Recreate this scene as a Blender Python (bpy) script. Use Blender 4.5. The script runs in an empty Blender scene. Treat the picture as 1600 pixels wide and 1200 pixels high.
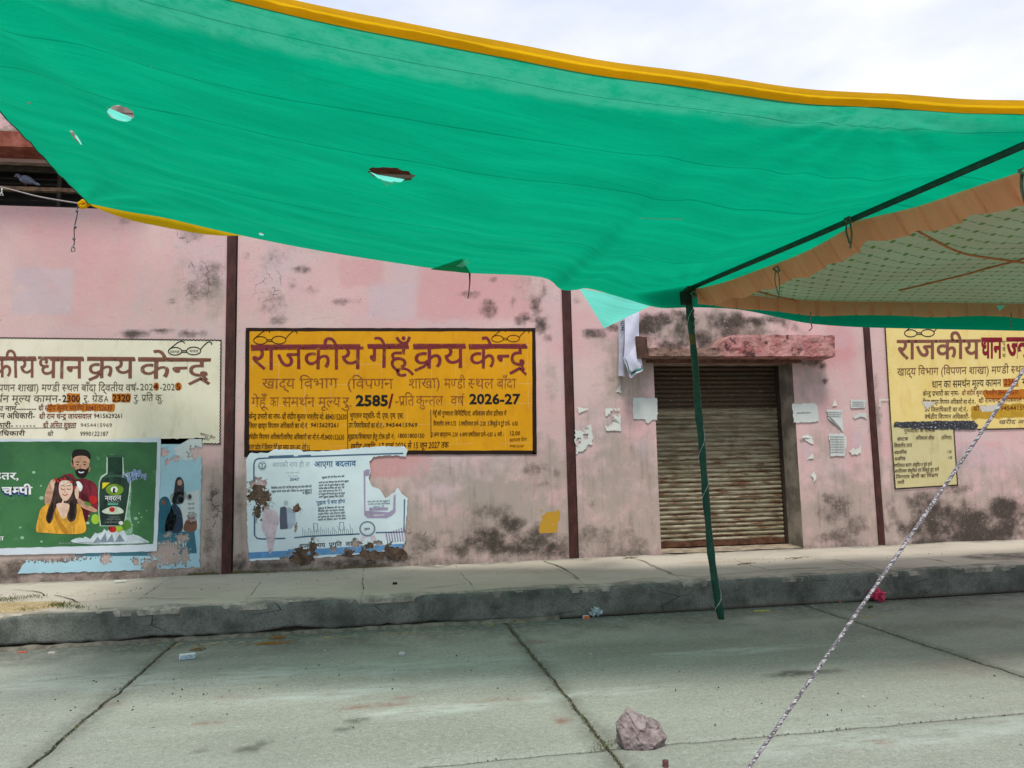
import bpy, bmesh, math, random
import numpy as np
from mathutils import Vector, Matrix, noise
random.seed(7)
rng = np.random.default_rng(11)
SC = bpy.context.scene
COL = SC.collection

# ------------------------------------------------------------------ camera, sky, sun, exposure
YAW, PITCH, ROLL, FPX = 0.16996, 0.10510, -0.02236, 1192.67     # solved from the straight edges of the place
EYE = np.array([0.0, 0.0, 1.6])
_cy, _sy, _cp, _sp = math.cos(YAW), math.sin(YAW), math.cos(PITCH), math.sin(PITCH)
_F = np.array([_sy*_cp, _cy*_cp, _sp]); _R0 = np.array([_cy, -_sy, 0.0]); _U0 = np.cross(_R0, _F)
_R = math.cos(ROLL)*_R0 + math.sin(ROLL)*_U0
_U = -math.sin(ROLL)*_R0 + math.cos(ROLL)*_U0
cam = bpy.data.cameras.new('camera'); cam.sensor_width = 36; cam.lens = FPX/1600*36
cam.clip_start = 0.05; cam.clip_end = 3000
camo = bpy.data.objects.new('camera', cam); COL.objects.link(camo); SC.camera = camo
camo.matrix_world = Matrix(((_R[0], _U[0], -_F[0], EYE[0]), (_R[1], _U[1], -_F[1], EYE[1]), (_R[2], _U[2], -_F[2], EYE[2]), (0, 0, 0, 1)))

SUN_EL, SUN_AZ = math.radians(65), math.radians(190)             # sun behind the photographer, azimuth from +Y
wd = bpy.data.worlds.new('World'); SC.world = wd; wd.use_nodes = True
nt = wd.node_tree; nt.nodes.clear()
def _n(t, **k):
    n = nt.nodes.new(t)
    for a, b in k.items(): setattr(n, a, b)
    return n
sky = _n('ShaderNodeTexSky', sky_type='NISHITA', sun_disc=False, sun_elevation=SUN_EL, sun_rotation=SUN_AZ, air_density=1.0, dust_density=3.0)
tc = _n('ShaderNodeTexCoord')
mp = _n('ShaderNodeMapping'); mp.inputs['Scale'].default_value = (1.0, 1.0, 2.6)
ns = _n('ShaderNodeTexNoise'); ns.inputs['Scale'].default_value = 3.4; ns.inputs['Detail'].default_value = 7; ns.inputs['Roughness'].default_value = 0.55
rp = _n('ShaderNodeValToRGB'); rp.color_ramp.elements[0].position = 0.3; rp.color_ramp.elements[1].position = 0.68
rp.color_ramp.elements[0].color = (0.60, 0.68, 0.88, 1); rp.color_ramp.elements[1].color = (0.93, 0.935, 0.965, 1)
bg1 = _n('ShaderNodeBackground'); bg1.inputs[1].default_value = 0.10
bg2 = _n('ShaderNodeBackground'); bg2.inputs[1].default_value = 0.98
mx = _n('ShaderNodeMixShader'); mx.inputs[0].default_value = 0.90
ow = _n('ShaderNodeOutputWorld'); L = nt.links.new
L(tc.outputs['Generated'], mp.inputs[0]); L(mp.outputs[0], ns.inputs['Vector']); L(ns.outputs[0], rp.inputs[0])
L(sky.outputs[0], bg1.inputs[0]); L(rp.outputs[0], bg2.inputs[0])
L(bg1.outputs[0], mx.inputs[1]); L(bg2.outputs[0], mx.inputs[2]); L(mx.outputs[0], ow.inputs[0])

sun = bpy.data.lights.new('sun', 'SUN'); sun.energy = 2.4; sun.angle = math.radians(11); sun.color = (1.0, 0.95, 0.87)
suno = bpy.data.objects.new('sun', sun); COL.objects.link(suno)
_sd = Vector((math.sin(SUN_AZ)*math.cos(SUN_EL), math.cos(SUN_AZ)*math.cos(SUN_EL), math.sin(SUN_EL)))
suno.rotation_euler = _sd.to_track_quat('Z', 'Y').to_euler(); suno.location = (0, -20, 30)
SC.view_settings.view_transform = 'Standard'; SC.view_settings.look = 'None'
SC.view_settings.exposure = 0.30; SC.view_settings.gamma = 1; SC.view_settings.use_curve_mapping = False
SC.cycles.max_bounces = 8; SC.cycles.transparent_max_bounces = 12

# ------------------------------------------------------------------ helpers
WALL_Y, PLAT_Z, KERB_Y = 10.25, 0.315, 7.95
def ray(x, y): return (x-800)/FPX*_R - (y-600)/FPX*_U + _F
def at(x, y, Y):                      # survey point of the photo at the distance Y
    d = ray(x, y); return EYE + d*(Y/d[1])
def atz(x, y, z):                     # survey point on the level z
    d = ray(x, y); return EYE + d*((z-EYE[2])/d[2])
def atp(x, y, a, b):                  # survey point on the upright plane through a and b
    n = np.array([b[1]-a[1], -(b[0]-a[0]), 0.0]); d = ray(x, y)
    return EYE + d*(np.dot(np.array(a)-EYE, n)/np.dot(d, n))
def wl(x, y, off=0.0):                # point on the wall, off metres proud of it
    p = at(x, y, WALL_Y); return (float(p[0]), WALL_Y-off, float(p[2]))
def lin(r, g, b, k=1.0):
    return tuple(k*(((v/255+0.055)/1.055)**2.4 if v > 10 else v/255/12.92) for v in (r, g, b))+(1,)

def vnoise(x, y, seed=0):
    xi = np.floor(x).astype(np.int64); yi = np.floor(y).astype(np.int64); xf = x-xi; yf = y-yi
    def h(a, b):
        v = (a*374761393 + b*668265263 + seed*1442695041) & 0xffffffff
        v = ((v ^ (v >> 13))*1274126177) & 0xffffffff
        return ((v ^ (v >> 16)) & 0xffff)/65535.0
    u = xf*xf*(3-2*xf); v = yf*yf*(3-2*yf)
    return (h(xi, yi)*(1-u)+h(xi+1, yi)*u)*(1-v)+(h(xi, yi+1)*(1-u)+h(xi+1, yi+1)*u)*v
def fbm(x, y, s, oct=4, seed=0):
    r = 0; a = 1; t = 0
    for i in range(oct):
        r = r+a*vnoise(x*s*2**i+17*i, y*s*2**i-31*i, seed+i); t += a; a *= 0.55
    return r/t
def sst(a, b, x):
    t = np.clip((x-a)/(b-a), 0, 1); return t*t*(3-2*t)

def new_mesh(name, verts, faces, mat=None, parent=None, smooth=False, loc=None):
    """one mesh object; verts in world metres, stored relative to the thing it belongs to"""
    base = np.zeros(3)
    if parent is not None:
        r = parent
        while r is not None: base = base+np.array(r.location); r = r.parent
    if loc is not None and parent is None: base = np.array(loc, float)
    v = np.asarray(verts, float).reshape(-1, 3)-base
    me = bpy.data.meshes.new(name); me.from_pydata(v.tolist(), [], [list(map(int, f)) for f in faces]); me.update()
    if smooth: me.polygons.foreach_set('use_smooth', [True]*len(me.polygons))
    if mat is not None:
        for m in (mat if isinstance(mat, (list, tuple)) else [mat]): me.materials.append(m)
    o = bpy.data.objects.new(name, me); COL.objects.link(o)
    if parent is not None: o.parent = parent
    elif loc is not None: o.location = loc
    return o
def tag(o, label, cat=None, group=None, kind=None):
    if label: o['label'] = label
    if cat: o['category'] = cat
    if group: o['group'] = group
    if kind: o['kind'] = kind
    return o
def thing(name, label, cat, loc, group=None, kind=None):
    o = bpy.data.objects.new(name, None); COL.objects.link(o); o.location = [float(v) for v in loc]; o.empty_display_size = 0.1
    return tag(o, label, cat, group, kind)

class MB:
    def __init__(s): s.v = []; s.f = []
    def add(s, v, f):
        n = len(s.v); s.v += [tuple(map(float, p)) for p in v]; s.f += [tuple(n+i for i in q) for q in f]; return s
    def box(s, x0, x1, y0, y1, z0, z1, j=0.0):
        c = [(x, y, z) for z in (z0, z1) for y in (y0, y1) for x in (x0, x1)]
        c = [(a+random.uniform(-j, j), b+random.uniform(-j, j), d+random.uniform(-j, j)) for a, b, d in c]
        return s.add(c, [(0, 2, 3, 1), (4, 5, 7, 6), (0, 1, 5, 4), (2, 6, 7, 3), (0, 4, 6, 2), (1, 3, 7, 5)])
    def tube(s, pts, r, n=8, cap=True):
        pts = [np.array(p, float) for p in pts]; m = len(pts)
        rr = r if hasattr(r, '__len__') else [r]*m
        prev = None; base = len(s.v); vs = []
        for i, p in enumerate(pts):
            t = pts[min(i+1, m-1)]-pts[max(i-1, 0)]; t = t/(np.linalg.norm(t)+1e-9)
            if prev is None:
                a = np.array([0, 0, 1.0]) if abs(t[2]) < .9 else np.array([1.0, 0, 0]); prev = np.cross(t, a)
            u = prev-t*np.dot(prev, t); u /= np.linalg.norm(u)+1e-9; prev = u; w = np.cross(t, u)
            for k in range(n):
                a = 2*math.pi*k/n; vs.append(p+rr[i]*(math.cos(a)*u+math.sin(a)*w))
        fs = [(i*n+k, i*n+(k+1) % n, (i+1)*n+(k+1) % n, (i+1)*n+k) for i in range(m-1) for k in range(n)]
        if cap: fs += [tuple(range(n-1, -1, -1)), tuple((m-1)*n+k for k in range(n))]
        return s.add(vs, fs)
    def grid(s, fn, nu, nv):
        vs = [fn(i/nu, j/nv) for j in range(nv+1) for i in range(nu+1)]
        return s.add(vs, [(j*(nu+1)+i, j*(nu+1)+i+1, (j+1)*(nu+1)+i+1, (j+1)*(nu+1)+i) for j in range(nv) for i in range(nu)])
    def build(s, name, mat, parent=None, smooth=False, loc=None): return new_mesh(name, s.v, s.f, mat, parent, smooth, loc)

def catmull(pts, n=6, closed=False):
    P = [np.array(p, float) for p in pts]; m = len(P); out = []
    rng_ = range(m if closed else m-1)
    for i in rng_:
        if closed: a, b, c, d = P[(i-1) % m], P[i], P[(i+1) % m], P[(i+2) % m]
        else: a, b, c, d = P[max(i-1, 0)], P[i], P[i+1], P[min(i+2, m-1)]
        for k in range(n):
            t = k/n; out.append(0.5*((2*b)+(-a+c)*t+(2*a-5*b+4*c-d)*t*t+(-a+3*b-3*c+d)*t**3))
    if not closed: out.append(P[-1])
    return out

# --- node materials
class M_:
    def __init__(s, name):
        s.m = bpy.data.materials.new(name); s.m.use_nodes = True; s.t = s.m.node_tree; s.t.nodes.clear()
        s.out = s.t.nodes.new('ShaderNodeOutputMaterial')
    def n(s, ty, ins=None, **props):
        nd = s.t.nodes.new('ShaderNode'+ty)
        for k, v in props.items(): setattr(nd, k, v)
        for k, v in (ins or {}).items(): s.set(nd, k, v)
        return nd
    def set(s, nd, k, v):
        sk = nd.inputs[k]
        if isinstance(v, bpy.types.NodeSocket): s.t.links.new(v, sk)
        elif isinstance(v, bpy.types.Node): s.t.links.new(v.outputs[0], sk)
        else: sk.default_value = v
    def pos(s): return s.n('NewGeometry').outputs['Position']
    def noise(s, scale, detail=4, rough=.55, vec=None, dist=0, stretch=None):
        vec = vec or s.pos()
        if stretch: vec = s.n('Mapping', {'Vector': vec, 'Scale': stretch}).outputs[0]
        return s.n('TexNoise', {'Vector': vec, 'Scale': scale, 'Detail': detail, 'Roughness': rough, 'Distortion': dist}).outputs[0]
    def math(s, op, a, b=0.0, clamp=False):
        return s.n('Math', {0: a, 1: b}, operation=op, use_clamp=clamp).outputs[0]
    def rng(s, v, a, b, c=0.0, d=1.0):
        return s.n('MapRange', {0: v, 1: a, 2: b, 3: c, 4: d}, interpolation_type='SMOOTHSTEP').outputs[0]
    def mix(s, f, a, b, blend='MIX'):
        nd = s.n('Mix', None, data_type='RGBA', blend_type=blend)
        s.set(nd, 0, f); s.set(nd, 6, a); s.set(nd, 7, b); return nd.outputs[2]
    def bump(s, h, strength=.3, dist=.01):
        return s.n('Bump', {'Height': h, 'Strength': strength, 'Distance': dist}).outputs[0]
    def attr(s, name): return s.n('Attribute', attribute_name=name)
    def bsdf(s, col, rough=.85, normal=None, spec=.25, metal=0.0):
        d = {'Base Color': col, 'Roughness': rough, 'Specular IOR Level': spec, 'Metallic': metal}
        if normal is not None: d['Normal'] = normal
        return s.n('BsdfPrincipled', d)
    def done(s, sh):
        s.t.links.new(sh.outputs[0] if isinstance(sh, bpy.types.Node) else sh, s.out.inputs[0]); return s.m
    def alpha(s, sh, a):
        tr = s.n('BsdfTransparent'); mx = s.n('MixShader', {0: a}); s.t.links.new(tr.outputs[0], mx.inputs[1]); s.t.links.new(sh.outputs[0], mx.inputs[2]); return mx

def plain(name, col, rough=.8, var=.18, scale=14, bump=.15, metal=0.0, spec=.25, bd=.004):
    k = M_(name); nz = k.noise(scale, 5)
    dark = tuple(c*(1-var) for c in col[:3])+(1,); lite = tuple(min(1, c*(1+var)) for c in col[:3])+(1,)
    return k.done(k.bsdf(k.mix(k.rng(nz, .35, .65), dark, lite), rough, k.bump(k.noise(scale*6, 3), bump, bd), spec, metal))
_ink = {}
def ink(col, wear=0.0, scale=30, name='paint', streak=None):
    """brushed or printed colour; wear > 0 lets what lies beneath show through"""
    key = (tuple(round(c, 3) for c in col), wear, scale, name)
    if key in _ink: return _ink[key]
    k = M_(name); nz = k.noise(scale*.5, 4, stretch=streak); c = k.mix(k.rng(nz, .3, .7), tuple(v*.78 for v in col[:3])+(1,), col); c = k.mix(k.math('MULTIPLY', k.rng(k.noise(150, 4, .8), .5, .7), .25), c, tuple(v*.6+.02 for v in col[:3])+(1,))
    sh = k.bsdf(c, .75, None, .2)
    if wear > 0:
        a = k.rng(k.noise(scale, 6, .7, stretch=streak), .5-.42*(1-wear)-.12, .5-.42*(1-wear)+.30)
        a = k.math('MULTIPLY', a, 1-wear*.25)
        sh = k.alpha(sh, a)
    _ink[key] = k.done(sh); return _ink[key]

# --- Devanagari lettering, shaped here glyph by glyph
_tc = bpy.data.curves.new('glyph', 'FONT'); _to = bpy.data.objects.new('glyph', _tc); COL.objects.link(_to)
_gc = {}
def _raw(ch, off):
    _tc.body = ch; _tc.offset = off; _tc.resolution_u = 2
    dg = bpy.context.evaluated_depsgraph_get(); dg.update()
    ev = _to.evaluated_get(dg); me = ev.to_mesh(); me.calc_loop_triangles()
    v = np.array([p.co[:2] for p in me.vertices], float).reshape(-1, 2); t = [tuple(x.vertices) for x in me.loop_triangles]
    ev.to_mesh_clear(); return v, t
_Amin, _Amax = (lambda v: (v[:, 0].min(), v[:, 0].max()))(_raw('A', 0)[0])
def glyph(ch, off=0.0):
    if (ch, off) not in _gc:
        v, t = _raw(ch, off)
        adv = _raw(ch+'A', 0)[0][:, 0].max()-_Amax
        _gc[(ch, off)] = (v, t, adv)
    return _gc[(ch, off)]
_aa = glyph('ा'); _BARW = _aa[2]-_aa[0][_aa[0][:, 1] < .3][:, 0].min()
_HEAD = glyph('क')[0][:, 1].max(); _HT = 0.055
def clipx(v, t, x):
    out_v = []; out_t = []
    for tri in t:
        poly = [v[i] for i in tri]; res = []
        for a, b in zip(poly, poly[1:]+poly[:1]):
            ia, ib = a[0] <= x, b[0] <= x
            if ia: res.append(a)
            if ia != ib: res.append(a+(b-a)*((x-a[0])/(b[0]-a[0])))
        if len(res) >= 3:
            n = len(out_v); out_v += res; out_t += [(n, n+i, n+i+1) for i in range(1, len(res)-1)]
    return np.array(out_v).reshape(-1, 2), out_t
def stroke2(pts, w):
    pts = [np.array(p, float) for p in pts]; v = []; t = []
    for i, p in enumerate(pts):
        d = pts[min(i+1, len(pts)-1)]-pts[max(i-1, 0)]; d /= np.linalg.norm(d)+1e-9; n = np.array([-d[1], d[0]])*w/2
        v += [p+n, p-n]
    for i in range(len(pts)-1): t += [(2*i, 2*i+1, 2*i+3), (2*i, 2*i+3, 2*i+2)]
    return np.array(v), t
DANDA = set('खगघचजझञणतथधनपबभमयलवशषस')
CONS = set(chr(c) for c in range(0x915, 0x93A)); HAL = '्'; MARKS = set('ुूृेैंँ़')
def layout(s, off=0.0):
    """verts, triangles, width of a line of text in em units"""
    V = []; T = []; x = 0.0; n = 0
    def put(v, t, dx, dy=0.0):
        nonlocal n
        if len(v) == 0: return
        V.append(v+[dx, dy]); T.extend([(a+n, b+n, c+n) for a, b, c in t]); n += len(v)
    i = 0
    while i < len(s):
        ch = s[i]
        if ch in CONS:
            cl = [ch]; j = i+1
            while j+1 < len(s) and s[j] == HAL and s[j+1] in CONS: cl.append(s[j+1]); j += 2
            marks = ''
            while j < len(s) and (0x900 <= ord(s[j]) <= 0x903 or 0x93C <= ord(s[j]) <= 0x94D): marks += s[j]; j += 1
            reph = len(cl) > 1 and cl[0] == 'र'
            if reph: cl = cl[1:]
            if 'ि' in marks:
                g = glyph('ि', off); put(g[0], g[1], x); x += g[2]; marks = marks.replace('ि', '')
            k = 0
            while k < len(cl):
                c = cl[k]; last = k == len(cl)-1; g = glyph(c, off)
                if not last and cl[k+1] == 'र':
                    put(g[0], g[1], x); x += g[2]
                    xb = x-_BARW+.03 if c in DANDA else x-g[2]*.5
                    if c in 'दटडठछ': p = [(x-g[2]*.35, .02), (x-g[2]*.95, -.16)]; q = [(x-g[2]*.4, -.0), (x-g[2]*.02, -.17)]; put(*stroke2(q, .07+2*off), 0)
                    elif c in DANDA: p = [(xb, .24), (xb-.10, .12), (xb-.27, .03)]
                    else: p = [(xb, .14), (xb-.12, .04), (xb-.34, -.06)]
                    put(*stroke2(p, .07+2*off), 0); k += 2; continue
                if last: put(g[0], g[1], x); x += g[2]
                elif c in DANDA:
                    cut = g[2]-_BARW-.005; v, t = clipx(g[0], g[1], cut); put(v, t, x); x += cut
                elif c in 'कफ':
                    cut = g[2]*.80; v, t = clipx(g[0], g[1], cut); put(v, t, x); x += cut
                else:
                    put(g[0], g[1], x); x += g[2]; h = glyph(HAL, off); put(h[0], h[1], x); x -= g[2]*.06
                k += 1
            for m_ in marks:
                g = glyph(m_, off); put(g[0], g[1], x); x += g[2]
            if reph:
                p = [(x-.07, _HEAD-.02), (x-.13, _HEAD+.08), (x-.08, _HEAD+.17), (x+.03, _HEAD+.15)]; put(*stroke2(p, .055+2*off), 0)
            i = j
        elif ch == ' ': x += .26; i += 1
        else:
            g = glyph(ch, off); put(g[0], g[1], x); x += g[2]; i += 1
    return np.concatenate(V), T, x

def text_on(s, a, b, h, place, off=0.0, slant=0.0, jit=0.0, head=None):
    """lettering as a flat sheet. a, b: left and right ends of the headline (photo survey), h: headline to foot in the same units"""
    v, t, w = layout(s, off); a = np.array(a, float); b = np.array(b, float)
    e = (b-a)/w; dn = np.array([-(b-a)[1], (b-a)[0]]); dn = dn/np.linalg.norm(dn)*h/_HEAD
    out = []
    for x, y in v:
        q = a+e*(x+slant*(y-_HEAD))+dn*(_HEAD-y)
        if jit: q = q+np.array([noise.noise(Vector((x*3, y*3, h))), noise.noise(Vector((x*3+9, y*3, h)))])*jit
        out.append(place(q[0], q[1]))
    return out, t

def fill2d(P):
    """clean triangles for any outline in survey units"""
    from mathutils.geometry import delaunay_2d_cdt
    v, e, f, *_ = delaunay_2d_cdt([Vector((float(a[0]), float(a[1]))) for a in P], [], [list(range(len(P)))], 1, 1e-4)
    return [(q[0], q[1]) for q in v], [tuple(q) for q in f]
def cut_holes(v, f, keep, step=0.02):
    """refine a flat sheet and drop what keep() says is torn away"""
    bm = bmesh.new(); vs = [bm.verts.new(p) for p in v]
    for q in f:
        try: bm.faces.new([vs[i] for i in q])
        except ValueError: pass
    bmesh.ops.triangulate(bm, faces=bm.faces[:])
    for _ in range(9):
        es = [e for e in bm.edges if e.calc_length() > step]
        if not es: break
        bmesh.ops.subdivide_edges(bm, edges=es, cuts=1); bmesh.ops.triangulate(bm, faces=[q for q in bm.faces if len(q.verts) > 3])
    bad = [q for q in bm.faces if not keep(q.calc_center_median())]
    bmesh.ops.delete(bm, geom=bad, context='FACES')
    bm.verts.index_update(); out = [tuple(p.co) for p in bm.verts]; of = [tuple(p.index for p in q.verts) for q in bm.faces]; bm.free()
    return out, of
def ribbon(pts, w, place, wave=0.0, wl_=6.0):
    """painted line of width w through the surveyed points"""
    P = [np.array(p, float) for p in pts]
    if wave:
        Q = []; s = 0
        for a, b in zip(P, P[1:]):
            L_ = np.linalg.norm(b-a); d = (b-a)/L_; nn = np.array([-d[1], d[0]]); m = max(2, int(L_/1.5))
            for i in range(m): q = i/m*L_; Q.append(a+d*q+nn*wave*abs(math.sin((s+q)*math.pi/wl_)))
            s += L_
        Q.append(P[-1]); P = Q
    v, t = stroke2(P, w); return [place(p[0], p[1]) for p in v], t
# ------------------------------------------------------------------ ground of cast concrete slabs
def set_attr(o, name, arr):
    a = o.data.color_attributes.new(name, 'FLOAT_COLOR', 'POINT')
    c = np.ones((len(o.data.vertices), 4)); c[:, :arr.shape[1]] = np.clip(arr, 0, 1)
    a.data.foreach_set('color', c.ravel())

def concrete_mat():
    k = M_('worn concrete'); P = k.pos(); at_ = k.attr('marks')
    sp = k.n('SeparateColor', {0: at_.outputs['Color']})
    big = k.noise(.9, 5, .6, stretch=(.55, 1.3, 1)); mid = k.noise(5, 7, .75); fine = k.noise(130, 5, .85); streak = k.noise(1.6, 6, .62, dist=.6, stretch=(.45, 2.2, 1))
    c = k.mix(k.rng(big, .3, .7), (.265, .285, .245, 1), (.345, .365, .315, 1))
    c = k.mix(k.math('MULTIPLY', k.rng(mid, .45, .75), .45), c, (.25, .245, .21, 1))
    c = k.mix(k.math('MULTIPLY', k.rng(streak, .50, .78), .38), c, (.43, .455, .42, 1))
    c = k.mix(k.math('MULTIPLY', k.rng(fine, .48, .60), .50), c, (.13, .135, .11, 1))
    c = k.mix(k.math('MULTIPLY', k.rng(fine, .47, .38), .40), c, (.5, .5, .46, 1))
    c = k.mix(k.math('MULTIPLY', k.rng(k.noise(30, 7, .85), .50, .60), .42), c, (.13, .13, .105, 1)); c = k.mix(k.math('MULTIPLY', k.rng(k.noise(24, 7, .85), .53, .62), .40), c, (.50, .50, .45, 1))
    vo = k.n('TexVoronoi', {'Vector': P, 'Scale': 7.0, 'Randomness': 1.0}, feature='F1').outputs[0]
    c = k.mix(k.math('MULTIPLY', k.rng(vo, .10, .04), k.rng(k.noise(2.5, 2), .5, .62)), c, (.10, .10, .09, 1))
    rd = k.math('MULTIPLY', sp.outputs[0], k.rng(k.noise(9, 5, .7), .3, .6)); c = k.mix(rd, c, (.22, .10, .075, 1))
    dk = k.math('MULTIPLY', sp.outputs[1], k.rng(k.noise(14, 5, .7), .25, .55)); c = k.mix(dk, c, (.085, .085, .07, 1))
    pl = k.math('MULTIPLY', sp.outputs[2], k.rng(k.noise(6, 6, .7, stretch=(.5, 2, 1)), .35, .6)); c = k.mix(pl, c, (.50, .56, .525, 1))
    return k.done(k.bsdf(c, .9, k.bump(k.math('ADD', k.math('MULTIPLY', fine, .35), mid), .5, .012)))
CONC = concrete_mat()
ground = new_mesh('ground', [(-400, -300, -.03), (400, -300, -.03), (400, 500, -.03), (-400, 500, -.03)], [(0, 1, 2, 3)], plain('packed dirt', (.13, .115, .085, 1), .95, .25, 9, .5, bd=.02))
tag(ground, 'packed dirt under the concrete yard', kind='structure')
# stains on the yard, surveyed: x, y, radius along X, radius along Y (m), strength, channel (0 rust, 1 dark, 2 pale)
GS = []
for x, y, rx, ry, a, ch in [(875, 1125, .085, .12, 1, 0), (575, 1103, .26, .05, .8, 0), (625, 1090, .10, .04, .6, 0), (555, 1125, .09, .07, 1, 1), (535, 1138, .08, .06, .9, 1),
        (1250, 1051, .30, .10, 1.0, 1), (830, 1003, .2, .10, .6, 0), (170, 1100, .1, .05, .4, 0), (390, 1170, .09, .07, .9, 1), (410, 1160, .06, .05, .8, 1), (310, 1172, .05, .04, .8, 1), (325, 1130, .12, .05, .5, 0),
        (360, 1090, .2, .1, .35, 0), (250, 1000, .8, .3, .28, 1), (120, 1065, .9, .35, .7, 2), (430, 1050, .9, .25, .8, 2), (650, 1040, 1.3, .25, .7, 2), (560, 1080, 1.2, .16, .8, 2), (720, 1105, .8, .12, .9, 2),
        (950, 1080, .6, .12, .9, 2), (1170, 1015, .8, .12, .8, 2), (1330, 1120, .9, .16, .3, 2), (1450, 1150, 1.4, .2, .6, 2), (1380, 1160, .09, .09, .55, 0), (1400, 980, 1.4, .4, .40, 1), (1000, 1010, 1.2, .4, .30, 1), (1500, 1040, .8, .3, .3, 0),
        (770, 1095, .4, .08, .4, 0), (400, 1020, 1.2, .2, .35, 1), (1215, 1000, .06, .04, .5, 0)]:
    p = atz(x, y, 0); GS.append((p[0], p[1], rx, ry, a, ch))
def ground_marks(X, Y):
    m = np.zeros((len(X), 3)); nz = fbm(X, Y, 3.5, 4, 5)-.5
    for x, y, rx, ry, a, ch in GS:
        d = np.sqrt(((X-x)/rx)**2+((Y-y)/ry)**2)+nz*1.3
        m[:, ch] = np.maximum(m[:, ch], (a if ch < 2 else a*.6)*sst(1.25, .25, d))
    # grime gathered at the foot of the kerb and beside the joints
    m[:, 1] = np.maximum(m[:, 1], .75*sst(6.9, 7.9, Y+nz*.9))
    for jx in JX: m[:, 1] = np.maximum(m[:, 1], .45*sst(.16, .02, np.abs(X-jx)+nz*.12))
    return m
JX = [-8.2, -5.05, -1.93, 1.245, 4.55, 7.85, 11.1]; JY = [-6.0, -2.7, .75, 4.33, KERB_Y+.02]
def slab_mesh(x0, x1, y0, y1, step, z=0.0, edge=.011):
    nx = max(2, int((x1-x0)/step)); ny = max(2, int((y1-y0)/step))
    gx = np.linspace(x0, x1, nx+1); gy = np.linspace(y0, y1, ny+1); X, Y = np.meshgrid(gx, gy); X = X.ravel().copy(); Y = Y.ravel().copy()
    w = fbm(X, Y, 2.2, 5, 3)-.5; w2 = fbm(X, Y, 9, 3, 8)-.5
    ex0 = np.isclose(X, x0); ex1 = np.isclose(X, x1); ey0 = np.isclose(Y, y0); ey1 = np.isclose(Y, y1)
    X[ex0] += edge+(w[ex0]*.05+w2[ex0]*.03); X[ex1] -= edge-(w[ex1]*.05+w2[ex1]*.03)
    Y[ey0] += edge*.8+(w[ey0]*.05+w2[ey0]*.02); Y[ey1] -= edge*.8-(w[ey1]*.05+w2[ey1]*.02)
    Z = z+(fbm(X, Y, .8, 3, 9)-.5)*.010+w2*.003; brd = ex0 | ex1 | ey0 | ey1; Z[brd] -= .007
    n = len(X); V = np.stack([X, Y, Z], 1).tolist()
    F = [(j*(nx+1)+i, j*(nx+1)+i+1, (j+1)*(nx+1)+i+1, (j+1)*(nx+1)+i) for j in range(ny) for i in range(nx)]
    loop = [i for i in range(nx+1)]+[j*(nx+1)+nx for j in range(1, ny+1)]+[ny*(nx+1)+i for i in range(nx-1, -1, -1)]+[j*(nx+1) for j in range(ny-1, 0, -1)]
    for i in loop: V.append([X[i], Y[i], z-.09])
    m = len(loop)
    for a in range(m): F.append((loop[a], n+a, n+(a+1) % m, loop[(a+1) % m]))
    return V, F
for i in range(len(JX)-1):
    for j in range(len(JY)-1):
        seen = JY[j+1] > .8
        V, F = slab_mesh(JX[i], JX[i+1], JY[j], JY[j+1], .05 if j >= 2 else .3, z=random.uniform(-.003, .003))
        s = new_mesh('concrete_slab', V, F, CONC, ground, smooth=False)
        A = np.array(V); set_attr(s, 'marks', ground_marks(A[:, 0], A[:, 1]))

# ------------------------------------------------------------------ raised walkway along the building
plat = thing('walkway', 'raised concrete walkway with a dark kerb along the foot of the pink building', None, (2, 9, 0), kind='structure')
def plat_mat():
    k = M_('walkway screed'); sp = k.n('SeparateColor', {0: k.attr('marks').outputs['Color']})
    big = k.noise(.8, 5, .6); mid = k.noise(4, 7, .75, stretch=(.6, 1.6, 1)); fine = k.noise(120, 5, .85)
    c = k.mix(k.rng(big, .3, .7), (.40, .365, .30, 1), (.50, .455, .385, 1))
    c = k.mix(k.math('MULTIPLY', k.rng(mid, .5, .72), .5), c, (.27, .245, .20, 1))
    c = k.mix(k.math('MULTIPLY', k.rng(fine, .55, .8), .3), c, (.18, .165, .14, 1))
    c = k.mix(k.math('MULTIPLY', sp.outputs[1], k.rng(k.noise(8, 5, .7), .3, .6)), c, (.12, .115, .095, 1))
    c = k.mix(k.math('MULTIPLY', sp.outputs[0], k.rng(k.noise(8, 5, .7), .3, .6)), c, (.33, .25, .16, 1))
    return k.done(k.bsdf(c, .92, k.bump(k.math('ADD', fine, mid), .4, .008)))
PM = plat_mat()
PX = [(atz(a, b, PLAT_Z)[0], atz(c, d, PLAT_Z)[0]) for a, b, c, d in [(259, 907, 212, 941), (419, 896, 378, 944), (568, 888, 567, 927), (712, 883, 736, 913), (850, 877, 900, 904), (986, 870, 1047, 898), (1130, 868, 1210, 895), (1292, 875, 1376, 893), (1440, 868, 1540, 890)]]
PX = [(-9.0, -9.0), (-6.6, -6.6), (-4.1, -4.1)]+PX+[(9.6, 9.6), (11.2, 11.2)]
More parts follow.
